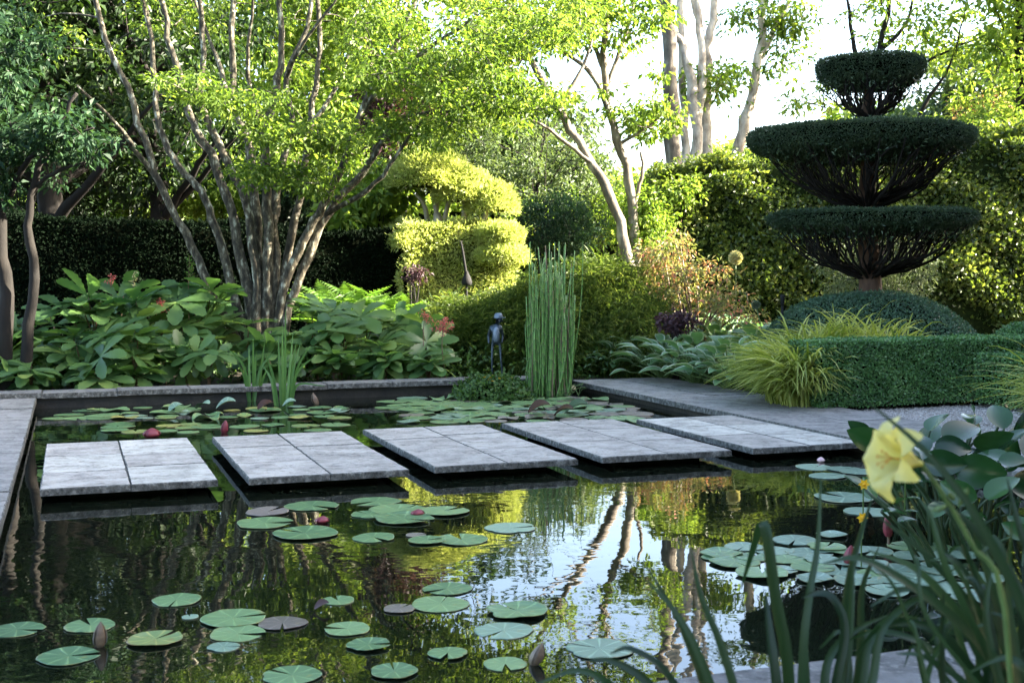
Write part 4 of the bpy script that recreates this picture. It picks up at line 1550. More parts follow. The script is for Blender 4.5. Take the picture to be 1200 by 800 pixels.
def allium(px, py, Y, r, label, mat, bx=None):
    p = W(px, py, Y)
    b = gz(bx or px, Y)
    root = empty("allium_seed_head", b, label, "flower", "allium seed heads")
    s, h = MB(), MB()
    s.tube(smooth_path([b, (b + p) / 2 + [.01, 0, 0], p], 8), .006, 6)
    d = unit(420)
    h.leaves(p + d * r * .55, d, unit(420), r * .55, r * .3)
    h.ellipsoid(p, (r * .6,) * 3, 12, 8)
    under(root, s, "stem", M["stem_green"])
    under(root, h, "head", M[mat], smooth=False)


allium(862, 302, 14.9, .085, "tall cream allium seed head in the sun before the hedge", "seed")
allium(886, 357, 13.3, .05, "smaller grey-green allium seed head leaning beside the tall one", "willow", 905)


# ---- small plants at the far left corner of the pond
def low_plant(px, py, label, r, n, L, mat, ratio=.9, z=.1, h=.15):
    g0 = G(px, py, z)
    root = empty("low_plant", (g0[0], g0[1], z), label, "plant")
    lf = MB()
    p, nn = surf_ell(n, (r, r, h), -.05, .04)
    p = p * rng.uniform(.5, 1.05, len(p))[:, None] + g0
    lf.leaves(p, unit(len(p)) + nn * .4 + [0, 0, -.2], nn + unit(len(p)) * .5 + [0, 0, .5], L * rng.uniform(.6, 1.2, len(p)), L * ratio, fold=.08)
    st = MB()
    for i in range(30):
        st.tube([g0, p[rng.integers(len(p))]], .003, 4, caps=False)
    under(root, st, "stems", M["stem_green"])
    under(root, lf, "leaves", mat, smooth=False)


low_plant(38, 452, "scallop-leaved plant spilling over the corner of the left paving", .42, 300, .11, M["rodgersia"], h=.3)
low_plant(12, 448, "small scallop-leaved plant at the photo's left edge behind the paving", .3, 180, .1, M["rodgersia"], h=.25)

# ---- ground cover over the bed
gc = MB()
n = 26000
a, b = rng.uniform(-4, 9, n), rng.uniform(9.7, 16, n)
keep = ~((a > -1.6) & (a < 2.4) & (b < 10.6))
pp = O + a[keep, None] * V + b[keep, None] * U
pp[:, 2] = GZ + rng.random(keep.sum()) ** 1.5 * .35
gc.leaves(pp, unit(len(pp)) + [0, 0, .3], unit(len(pp)) * .6 + [0, 0, 1], rng.uniform(.04, .1, len(pp)), .04)
a, b = rng.uniform(6.7, 12, 9000), rng.uniform(6.6, 14, 9000)
pp = O + a[:, None] * V + b[:, None] * U
pp[:, 2] = GZ + rng.random(9000) ** 1.5 * .2
gc.leaves(pp, unit(9000) + [0, 0, .3], unit(9000) * .6 + [0, 0, 1], rng.uniform(.04, .09, 9000), .04)
tag(gc.build("ground_cover", M["cover"], smooth=False), "low leafy ground cover filling the beds between the shrubs", "ground cover", kind="stuff")


# ================================================================== WATER LILIES
PAD_GROUP = "lily pads floating on the pond"
pad_z = [0]


def pad_mesh(r, notch, mat, lift=0.0, rough=.03):
    m = MB()
    seg = 30
    hw = rng.uniform(.03, .2)
    a = np.linspace(hw, 2 * np.pi - hw, seg) + notch
    rim = 1 + .035 * np.sin(a * rng.integers(3, 6) + rng.uniform(0, 6)) + rng.normal(0, .014, seg)
    for q in range(rng.integers(0, 3)):
        bi = rng.integers(2, seg - 2)
        rim[bi - 1:bi + 2] *= 1 - np.array([.3, 1, .3]) * rng.uniform(.04, .14)
    tilt = rng.normal(0, .012, 2)
    rows = []
    wv = rng.uniform(0, 6)
    for f in (.06, .35, .7, .94, 1.0):
        rr = r * f * rim
        x, y = rr * np.cos(a), rr * np.sin(a)
        z = r * (.012 * np.cos(a * 15) * (f > .3) * (f < .98) * .5 + (.09 * lift + .004) * f ** 6 * (1 + lift * np.sin(a * 3 + wv)) + .008 * f * f * np.sin(a * 2 + wv)) + tilt[0] * x + tilt[1] * y
        rows.append(np.stack([x, y, z], 1))
    low = rows[-1].copy()
    low[:, 2] -= .002
    rows.append(low)
    v = np.concatenate(rows)
    i = np.arange(len(rows) - 1)[:, None] * seg
    j = np.arange(seg - 1)[None]
    m.add(v, np.stack([i + j, i + seg + j, i + seg + j + 1, i + j + 1], -1).reshape(-1, 4), 0)
    cn = m.n
    m.v.append(np.array([[0, 0, 0.0]]))
    m.n += 1
    m.f.append(np.array([(cn, k, k + 1) for k in range(seg - 1)]))
    m.m.append(np.zeros(seg - 1, np.int32))
    return m


def pad(px, py, w, label, mat="pad", lift=0.0, notch=None, group=PAD_GROUP):
    pad_z[0] += 1
    z = .0025 + .0009 * (pad_z[0] % 7)
    c = G(px, py, z)
    r = w / F * c[1] / 2
    m = pad_mesh(r, rng.uniform(0, 6.28) if notch is None else notch, mat, lift)
    o = m.build("lily_pad", M[mat])
    o.location = c
    return tag(o, label, "lily pad", group)


# the loose pads in front of the slabs, one by one
for x, y, w, mt, lab, nt in (
    (20, 737, 62, "pad", "lily pad cut by the left edge of the photo", -.2),
    (80, 768, 70, "pad", "lily pad in front of the tall pale lily bud", 0.3),
    (106, 732, 58, "pad", "lily pad just behind the tall pale lily bud", 2.2),
    (207, 702, 56, "pad", "single lily pad alone in dark water on the left, farther out than its neighbours", -1.6),
    (182, 748, 64, "pad_yellow", "tattered yellow-brown lily pad on the left", 1.0),
    (274, 723, 76, "pad", "largest plain green lily pad touching the purple-grey one", 0.4),
    (278, 742, 64, "pad", "lily pad directly in front of the largest green one", -.1),
    (262, 757, 38, "pad_blue", "small bluish lily pad at the near end of the stacked three", 0.1),
    (331, 729, 58, "pad_bronze", "purple-grey lily pad right of the largest green pad", -1.4),
    (342, 790, 70, "pad", "lily pad at the bottom edge, left of the middle", 2.6),
    (407, 736, 54, "pad", "lily pad left of the middle, behind another of equal size", 3.0),
    (432, 754, 52, "pad", "lily pad between the one behind it and the bottom edge one", 0.0),
    (462, 785, 56, "pad", "lily pad at the bottom edge near the middle, with a plain rim", 1.8),
    (396, 703, 40, "pad", "small lily pad beside a dark folded leaf", 2.0),
    (223, 722, 20, "pad_blue", "tiny bluish lily pad between larger green pads on the left", 2.0),
    (524, 689, 58, "pad", "lily pad tucked behind a broad notched one in the middle", -2.5),
    (516, 707, 68, "pad", "broad notched lily pad in the middle of the near water", 1.4),
    (468, 712, 38, "pad_bronze", "dull brownish lily pad left of the broad notched one", 1.0),
    (525, 764, 48, "pad", "small green lily pad left of the dark lily bud", -1.7),
    (606, 715, 72, "pad", "smooth round lily pad before the bright sky reflection", 2.2),
    (590, 738, 70, "pad_blue", "bluish lily pad with a split, in front of the smooth round one", -2.2),
    (592, 777, 52, "pad", "lily pad beside the dark lily bud at the bottom", -1.5),
    (703, 759, 80, "pad_blue", "ragged pale lily pad right of the dark lily bud", 2.6),
    (365, 592, 64, "pad", "lily pad just in front of the second stepping slab", -.6),
    (310, 612, 66, "pad", "lily pad in front of the gap between the first two slabs", 0.0),
    (358, 624, 76, "pad", "wide lily pad nearest the viewer in front of the second slab", 2.6),
    (313, 599, 50, "pad_bronze", "brown lily pad sinking behind two green ones by the second slab", 1.0),
    (440, 587, 60, "pad", "lily pad nearest the third slab", -2.4),
    (466, 597, 66, "pad", "lily pad in the middle of the group in front of the third slab", 0.9),
    (473, 607, 72, "pad", "lily pad beside a red bud in front of the third slab", -.4),
    (433, 602, 44, "pad", "small lily pad at the left of the group before the third slab", 2.4),
    (438, 629, 50, "pad", "lily pad lying alone nearer than the group before the third slab", -.9),
    (520, 598, 60, "pad", "half-drowned lily pad in the yellow reflection", 0.9),
    (500, 632, 44, "pad", "dim lily pad half under water below the third slab", 0.3),
    (541, 632, 62, "pad", "dim wide lily pad half under water near the sky reflection", 1.9),
    (598, 618, 60, "pad_blue", "faint bluish lily pad on the edge of the sky reflection", 0.2),
    (487, 626, 24, "pad_bronze", "little brown lily pad between the dim ones", 0.2),
):
    pad(x, y, w, lab, mt, lift=max(0, rng.normal(.1, .3)), notch=nt)

# the crowded right group
RG = "crowded lily pads on the right before the round-leaved plant"
for x, y, w, mt in ((845, 648, 50, 0), (872, 640, 46, 1), (862, 658, 60, 0), (893, 671, 62, 0), (905, 645, 50, 1), (922, 655, 48, 0), (932, 632, 52, 1), (948, 647, 56, 1), (952, 664, 52, 0), (963, 655, 44, 1), (968, 640, 45, 0),
                    (985, 668, 56, 1), (1010, 660, 60, 1), (1022, 645, 50, 1), (1048, 668, 60, 1), (1078, 652, 60, 1), (1060, 683, 62, 1), (1102, 667, 60, 1), (1112, 688, 62, 1), (1092, 640, 46, 0), (1005, 680, 58, 1), (1040, 692, 52, 1),
                    (975, 626, 36, 1), (1120, 650, 50, 1), (1065, 640, 50, 0), (1140, 700, 50, 1), (1028, 672, 46, 0), (985, 645, 40, 0), (880, 652, 44, 0), (915, 668, 40, 1), (1085, 676, 48, 1), (955, 677, 44, 1), (1150, 676, 54, 1), (842, 653, 40, 0)):
    pad(x, y, w, "lily pad crowded among others right of the sky reflection", ("pad", "pad_blue")[mt], lift=rng.uniform(0, .8), group=RG)
for x, y, w, lab in ((955, 547, 44, "narrow-looking lily pad in front of the palest slab's right end"), (988, 549, 40, "second pad floating off the palest slab, beside the narrow-looking one"), (970, 557, 44, "pad floating a little nearer than two others off the palest slab"),
                     (1005, 552, 44, "pad half behind the yellow flower off the palest slab"), (990, 582, 70, "wide pale pad beside the small yellow buttons"), (1018, 599, 60, "pad just nearer than the wide pale one by the yellow buttons")):
    pad(x, y, w, lab, "pad_blue", group=RG)


# behind the slabs
def cluster(n, box, label, mats, smin, smax, lift):
    x0, y0, x1, y1 = box
    pts = []
    tries = 0
    while len(pts) < n and tries < 4000:
        tries += 1
        x, y = rng.uniform(x0, x1), rng.uniform(y0, y1)
        c = G(x, y, 0)
        d = c - O
        aa, bb = d @ V, d @ U
        if not (.2 < aa < PW - .2 and 6.1 < bb < PL - .1):
            continue
        if all(np.linalg.norm(c - q) > .16 for q in pts):
            pts.append(c)
            pad(x, y, rng.uniform(smin, smax), label, mats[rng.integers(len(mats))], lift=lift * rng.random() ** 3, group=PAD_GROUP)


cluster(84, (478, 466, 752, 494), "lily pad in the bright raft between the islet and the fourth slab", ("pad", "pad", "pad_blue", "pad_bronze"), 20, 42, 1.2)
cluster(34, (110, 476, 400, 490), "lily pad in the raft around the iris tufts", ("pad", "pad", "pad", "pad_blue", "pad_yellow"), 20, 38, 1.6)
cluster(16, (130, 496, 400, 506), "lily pad in the loose line behind the first two slabs", ("pad", "pad", "pad_yellow"), 22, 40, .6)
cluster(12, (450, 470, 560, 480), "lily pad lying between the back coping and the islet", ("pad",), 34, 50, .3)
cluster(6, (60, 480, 120, 492), "lily pad drifting near the far left corner of the pond", ("pad",), 30, 44, .3)


def standing_leaf(px, py, w, h, label, mat, rz):
    """a lily leaf pushed up out of the water, curling"""
    c = G(px, py, 0)
    k = c[1] / F
    tv, tf, _ = leaf_template(8, 8, lambda t: .55 * math.sin(math.pi * (t * .92 + .04)) ** .6, lambda t: .26 * math.sin(t * 2.2), cup=.3)
    m = MB()
    m.inst(tv, tf, np.array([[math.cos(rz), math.sin(rz), .15]]), np.array([[0, -.12, 1.0]]), w * k * .9, (c + [-w * k / 2 * math.cos(rz), 0, h * k * .25])[None])
    o = m.build("lily_leaf", M[mat], loc=c)
    tag(o, label, "lily leaf", "lily leaves raised above the water")


standing_leaf(634, 487, 30, 12, "dark red-brown lily leaf raised edge-on right of the islet", "pad_under", .1)
standing_leaf(662, 489, 26, 9, "lily leaf with a red underside and a pale top, folded over", "pad_under", -.2)
standing_leaf(678, 486, 30, 12, "olive lily leaf standing up in front of the horsetails", "yew", .05)
standing_leaf(266, 482, 26, 12, "pale curled lily leaf lifted above the raft left of the iris", "pad_blue", .2)
standing_leaf(206, 484, 20, 9, "small cupped lily leaf lifted in the raft at the left", "pad_blue", .6)
standing_leaf(240, 481, 20, 9, "small pale lily leaf lifted beside the larger curled one", "pad_blue", -.3)
standing_leaf(312, 482, 22, 9, "lily leaf with a brown underside lifted below the iris", "pad_under", .5)
standing_leaf(340, 478, 18, 8, "little pale lily leaf lifted below the taller iris tuft", "pad_blue", .2)
standing_leaf(378, 716, 20, 10, "dark folded lily leaf in the near water beside the purple-grey pad", "pad_under", .3)


def bud(px, py, hpx, wpx, label, mat, lean=0.0, stem=0):
    """closed lily bud: overlapping pointed sepals round a core, on its stalk"""
    c = G(px, py, 0)
    k = c[1] / F
    h, w = hpx * k, wpx * k
    z0 = stem * k
    root = empty("lily_bud", c, label, "lily bud", "closed lily flowers")
    m = MB()
    ax = np.array([lean, 0, 1.0])
    prof = [(.3, 0.0), (.46, .16), (.5, .35), (.42, .6), (.25, .82), (.03, 1.0)]
    m.lathe([(r * w, z * h) for r, z in prof], c + [0, 0, z0], 12)
    for k2 in range(4):
        a = k2 * math.pi / 2 + .4
        o_ = np.array([math.cos(a), math.sin(a), 0])
        pth = np.array([c + [0, 0, z0 + z * h] + o_ * (r * w * 1.06 + .0015) for r, z in prof])
        m.ribbon(pth, w * np.array([.35, .6, .68, .55, .32, .03]), up=o_, fold=-.08)
    for q in range(len(m.v)):
        m.v[q][:, 0] += (m.v[q][:, 2] - c[2]) * lean
    under(root, m, "sepals", M[mat])
    s = MB()
    s.tube([c + [0, 0, -.06], c + [lean * z0, 0, z0 + .004]], .006, 6)
    under(root, s, "stalk", M["stem_red"])


bud(117, 757, 30, 15, "tall pale lily bud between two pads at the left", "bud_pale", .05)
bud(626, 778, 26, 15, "dark lily bud leaning right at the bottom of the photo", "bud_pale", .35)
bud(1042, 640, 26, 9, "slim pink-red lily bud held above the right pads on a stalk", "bud", -.1, 12)
bud(995, 660, 22, 13, "dark red lily bud behind the strap leaves on the right", "bud", .1)
bud(178, 512, 11, 20, "dark red lily flower closed behind the first slab", "bud", 0)
bud(263, 507, 15, 9, "small red lily bud behind the second slab's left corner", "bud", .1)
bud(371, 474, 14, 8, "white-tipped lily bud right of the taller iris tuft", "bud_pale", -.3)
bud(489, 603, 7, 15, "dark red lily bud floating low by the pads before the third slab", "bud", .2)
bud(377, 612, 8, 16, "brown-red lily bud low in the water beside the wide pad", "bud", .2)
bud(962, 541, 6, 8, "tiny pale lily flower floating by the palest slab", "lily_pink", 0)


# small bits afloat: fallen leaf scraps, pollen
db = MB()
pts = []
while len(pts) < 900:
    if rng.random() < .6:
        a, b = rng.uniform(.1, PW - .1), rng.choice([3.95, 6.05]) + rng.normal() * .35
    else:
        a, b = rng.uniform(.1, PW - .1), rng.uniform(.2, PL - .1)
    if .1 < a < PW - .1 and not (4.0 < b < 6.0):
        pts.append(P(a, b, .0022))
pts = np.array(pts)
db.leaves(pts, unit(len(pts)) * [1, 1, .02], np.tile([0, 0, 1.0], (len(pts), 1)), rng.uniform(.004, .016, len(pts)), rng.uniform(.003, .008, len(pts)), fold=.05, curl=.02)
M["scrap"] = foliage("fallen_leaf_scrap", (0.06, 0.05, 0.025), (0.26, 0.24, 0.13), None, 0.0, rough=.7)
tag(db.build("debris", M["scrap"], smooth=False), "tiny leaf scraps and pollen specks floating on the pond", "debris", kind="stuff")


# ================================================================== NEAR PLANTS
OVATE = leaf_template(11, 6, lambda t: .33 * math.sin(math.pi * (t ** .8 * .96 + .04)) ** .75 + .003, lambda t: .16 * t - .3 * t * t, cup=.22, pleat=.012, npl=8)


def marginal():
    c = gz(1130, 5.7, 0)
    root = empty("round_leaved_water_plant", c, "glossy round-leaved water plant crowding the right side of the pond", "water plant")
    st, lf = MB(), MB()
    spots = [(1012, 512, 5.4, 46, -2.6), (1036, 520, 5.5, 40, -.5), (1018, 570, 5.2, 34, 2.0), (1062, 585, 5.2, 38, -1.), (1100, 492, 5.9, 44, .8), (1128, 505, 5.8, 56, .4), (1142, 490, 6.0, 50, 1.2),
             (1165, 515, 5.9, 48, -.4), (1190, 512, 5.9, 48, .3), (1108, 542, 5.5, 50, -.6), (1150, 552, 5.5, 62, -.3), (1175, 570, 5.4, 50, .2), (1195, 545, 5.6, 50, .7), (1122, 575, 5.3, 46, 2.6), (1080, 520, 5.8, 40, 1.2),
             (1160, 535, 5.7, 48, 2.2), (1050, 600, 5.1, 36, .1), (1088, 560, 5.5, 44, .4), (1135, 530, 5.9, 48, 1.9), (1182, 590, 5.3, 36, -.8), (1210, 570, 5.6, 60, .3), (1215, 520, 6.0, 60, 1.3), (1200, 495, 6.1, 44, .5), (1070, 545, 5.6, 40, -2.4),
             (1170, 486, 6.1, 44, 1.6), (1118, 524, 5.7, 44, -.2), (1040, 548, 5.4, 34, 3.0), (1100, 595, 5.2, 34, .9), (1140, 605, 5.2, 30, -.3), (1190, 620, 5.1, 34, 2.7)]
    spots += [(px + rng.normal() * 16, py + rng.normal() * 13 + 4, Y + rng.uniform(-.1, .35), w * rng.uniform(.6, .95), a + rng.normal()) for px, py, Y, w, a in spots]
    for px, py, Y, w, a in spots:
        p = W(px, py, Y)
        L = w / F * Y * .98
        D = np.array([math.cos(a), math.sin(a) * .8, rng.uniform(-.1, .9)])
        N = np.array([rng.normal() * .3, -.3 + rng.normal() * .3, .9]) if rng.random() < .45 else np.array([rng.normal() * .6, -.8, .25 + rng.normal() * .3])
        s = p - D / np.linalg.norm(D) * L * .5
        b = np.array([s[0] * .5 + c[0] * .5 + rng.normal() * .06, max(5.1, s[1] + rng.uniform(-.1, .25)), -.05])
        st.tube(smooth_path([b, (b + s) / 2 + [rng.normal() * .02, 0, .05], s], 7), np.linspace(.012, .006, 7), 6)
        lf.inst(OVATE[0], OVATE[1], D[None], N[None], L, s[None])
    under(root, st, "stalks", M["stem_dark"])
    under(root, lf, "leaves", M["marginal"])
    fl, st2 = MB(), MB()
    for px, py in ((1012, 567), (1062, 533), (1010, 606)):
        p = W(px, py, 5.0)
        fl.ellipsoid(p, (.012, .012, .01), 10, 6)
        for s in range(6):
            aa = s * 1.047
            fl.leaves(p[None], np.array([[math.cos(aa), -.4, math.sin(aa)]]), np.array([[0, -1, .2]]), np.array([.026]), .018)
        st2.tube([p + [0, .004, 0], p + [.03, .1, -.25]], .003, 4)
    under(root, fl, "flowers", M["yellow_flower"])
    under(root, st2, "flower_stalks", M["stem_green"])


marginal()


def daylilies():
    """strap-leaved clumps on the near bank; each blade follows its own arch"""
    def blades(root, spec, mat="strap"):
        m = MB()
        for Y, w, pts in spec:
            n = len(pts)
            p = np.array([W(x, y, Y + .1 * i / n) for i, (x, y) in enumerate(pts)])
            p = smooth_path(p, 22)
            ww = .5 * w / F * Y * (np.sin(np.linspace(1.15, math.pi - .03, 22)) ** .75) + .0006
            m.ribbon(p, ww, up=[rng.normal() * .25, -1, .35 + rng.normal() * .2], fold=.16)
        return under(root, m, "blades", M[mat])
    # middle clump
    r1 = empty("daylily_clump", gz(930, 2.3, .09), "upright strap-leaved clump in the middle of the near bank with a snapped tall blade", "daylily", "strap-leaved clumps on the near bank")
    blades(r1, [
        (2.15, 30, [(930, 1040), (924, 800), (908, 700), (897, 622), (890, 618), (880, 650), (868, 690)]),
        (2.2, 20, [(935, 1040), (940, 790), (948, 700), (958, 640), (962, 560)]),
        (2.25, 24, [(960, 1040), (985, 800), (992, 700), (1004, 640), (1022, 583)]),
        (2.1, 26, [(930, 1040), (912, 820), (902, 740), (897, 692)]),
        (2.2, 22, [(950, 1040), (968, 860), (990, 790), (998, 710), (1000, 655)]),
        (2.3, 18, [(950, 1040), (946, 830), (942, 750), (938, 755)]),
        (2.1, 22, [(960, 1040), (975, 830), (990, 740), (975, 700), (955, 695), (940, 700)]),
        (2.2, 22, [(955, 1040), (965, 850), (970, 775), (1000, 740), (1040, 720)]),
        (2.3, 24, [(990, 1040), (1000, 850), (1008, 760), (1010, 690), (1030, 640)]),
        (2.2, 20, [(975, 1040), (985, 850), (995, 790), (985, 740), (960, 760)]),
        (2.0, 22, [(990, 1040), (1005, 860), (1022, 800), (1035, 735), (1080, 700), (1120, 712)]),
        (2.1, 20, [(985, 1040), (1000, 880), (1012, 800), (1020, 750), (1045, 722), (1085, 725)]),
    ])
    r2 = empty("daylily_clump", gz(800, 2.2, .09), "low strap-leaved clump at the bottom edge left of the snapped blade", "daylily", "strap-leaved clumps on the near bank")
    blades(r2, [
        (2.05, 22, [(885, 1050), (868, 850), (846, 760), (822, 700), (810, 645)]),
        (2.1, 22, [(870, 1050), (848, 860), (818, 765), (790, 715), (758, 680)]),
        (2.2, 16, [(860, 1050), (835, 850), (800, 740), (780, 700), (755, 660)]),
        (2.0, 26, [(830, 1050), (800, 860), (760, 800), (720, 775), (690, 772)]),
        (2.05, 24, [(830, 1050), (780, 880), (725, 810), (680, 785), (630, 800)]),
        (2.0, 24, [(840, 1050), (800, 890), (760, 830), (700, 805), (650, 820)]),
        (2.1, 22, [(850, 1050), (812, 860), (782, 790), (740, 760), (715, 765)]),
    ])
    r3 = empty("daylily_clump", gz(1190, 2.0, .09), "large strap-leaved clump at the right edge crossing the view with long diagonal blades", "daylily", "strap-leaved clumps on the near bank")
    sp = [
        (1.9, 32, [(1260, 1040), (1215, 870), (1150, 760), (1080, 695), (1010, 655), (965, 660)]),
        (1.95, 30, [(1260, 1040), (1200, 840), (1130, 730), (1075, 668), (1018, 645)]),
        (2.0, 26, [(1255, 1040), (1200, 830), (1140, 715), (1085, 650), (1030, 606)]),
        (1.6, 24, [(1290, 1000), (1245, 820), (1200, 715), (1150, 615), (1110, 558), (1070, 515), (1018, 472)]),
        (1.9, 26, [(1240, 1040), (1215, 850), (1180, 745), (1150, 650), (1135, 590)]),
        (1.8, 30, [(1230, 1040), (1205, 850), (1188, 760), (1180, 690), (1186, 610)]),
        (1.9, 26, [(1260, 1040), (1235, 840), (1210, 740), (1170, 655), (1120, 600), (1090, 585)]),
        (2.0, 26, [(1220, 1040), (1185, 850), (1150, 770), (1110, 700), (1060, 690), (1020, 710)]),
        (1.8, 28, [(1290, 1040), (1250, 850), (1215, 750), (1190, 680), (1150, 625)]),
        (2.1, 20, [(1180, 1040), (1150, 850), (1100, 770), (1060, 745), (1020, 740), (990, 752)]),
        (1.9, 22, [(1200, 1040), (1180, 880), (1140, 810), (1085, 770), (1050, 765)]),
        (1.8, 24, [(1225, 1040), (1200, 880), (1172, 800), (1155, 720), (1165, 650)]),
        (1.75, 24, [(1280, 1040), (1240, 860), (1205, 790), (1175, 770), (1130, 790)]),
        (1.9, 16, [(1110, 1040), (1105, 850), (1104, 740), (1106, 690)]),
        (2.0, 18, [(1080, 1040), (1078, 860), (1090, 780), (1115, 735)]),
        (1.8, 28, [(1300, 1040), (1260, 820), (1225, 700), (1195, 620), (1180, 560)]),
        (2.0, 24, [(1230, 1040), (1180, 860), (1120, 760), (1075, 730), (1030, 735), (1000, 770)]),
    ]
    for i in range(26):
        x0, x1 = rng.uniform(1150, 1290), rng.uniform(1060, 1215)
        yt = rng.uniform(600, 770)
        dr = rng.uniform(-60, 10)
        sp.append((rng.uniform(1.7, 2.3), rng.uniform(12, 22), [(x0, 1040), (x0 * .6 + x1 * .4, 870), (x1 + 12, yt + 70), (x1 + dr * .4, yt), (x1 + dr, yt + rng.uniform(-40, 25))]))
    blades(r3, sp)
    r4 = empty("daylily", gz(1200, 1.75, .09), "pale yellow daylily flower on its stem above the water's right side", "daylily")
    Y = 1.78
    st = MB()
    hub = W(1080, 543, Y)
    sp = smooth_path([gz(1215, 1.85, .09), W(1180, 730, Y), W(1140, 640, Y), W(1112, 590, Y), hub], 16)
    st.tube(sp, np.linspace(.005, .0032, 16), 7)
    so = under(r4, st, "stem", M["stem_green"])
    bm_ = MB()
    for px, py, qx, qy, L in ((1124, 592, 1134, 572, .024), (1118, 585, 1108, 575, .018), (1128, 585, 1136, 568, .02), (1110, 592, 1093, 600, .022)):
        a, b = W(px, py, Y), W(qx, qy, Y - .01)
        d = b - a
        d /= np.linalg.norm(d)
        bm_.tube([a, a + d * L * .3, a + d * L * .7, a + d * L], [.002, .0045, .004, .001], 8)
        bm_.leaves(a[None], d[None] + unit(1) * .5, unit(1), np.array([L * 1.2]), .01)
    bo = under(r4, bm_, "bud", M["stem_green"])
    # flower: a tube, then six flaring tepals
    ax = np.array([-.93, -.3, .2])
    ax /= np.linalg.norm(ax)
    s1 = np.cross(ax, [0, 0, 1.0])
    s1 /= np.linalg.norm(s1)
    s2 = np.cross(s1, ax)
    fl = MB()
    fl.tube([hub, hub + ax * .012, hub + ax * .025], [.004, .006, .011], 10, caps=False)
    for k in range(6):
        inner = k % 2 == 0
        a = k * math.pi / 3 + .35
        o_ = s1 * math.cos(a) + s2 * math.sin(a)
        sd = np.cross(ax, o_)
        wmax = .0265 if inner else .02
        nl, na = 14, 8
        v = []
        for i in range(nl + 1):
            t = i / nl
            rr = .008 + .056 * t ** 1.25
            zz = .018 + .062 * math.sin(min(1, t * 1.1) * 1.75) - .03 * t ** 3
            w_ = wmax * (math.sin(math.pi * (t ** 1.05 * .88 + .08)) ** .6)
            for j in range(na + 1):
                s = j / na * 2 - 1
                ruf = .0025 * math.sin(t * 19 + k * 2 + s * 2) * abs(s) ** 2
                v.append(hub + ax * (zz + .01 * (1 - s * s) * (-.5) + ruf) + o_ * (rr - .003 * s * s) + sd * s * w_)
        f = [(i * (na + 1) + j, i * (na + 1) + j + 1, (i + 1) * (na + 1) + j + 1, (i + 1) * (na + 1) + j) for i in range(nl) for j in range(na)]
        fl.add(v, f)
    fo = under(r4, fl, "flower", M["petal"])
    sm = MB()
    for k in range(6):
        a = k * 1.047 + .2
        e = hub + ax * .07 + (s1 * math.cos(a) + s2 * math.sin(a)) * .012 + np.array([0, 0, -.004])
        sm.tube(smooth_path([hub + ax * .015, hub + ax * .05, e], 6), .0007, 4)
        sm.ellipsoid(e, (.0015, .0015, .003), 8, 5)
    for q in range(len(sm.v)):
        sm.v[q] = sm.v[q] - np.array(r4.location)
    sm.build("stamens", M["anther"], fo)


daylilies()


# ================================================================== TREES
# the many-stemmed maple
MY = 14.2


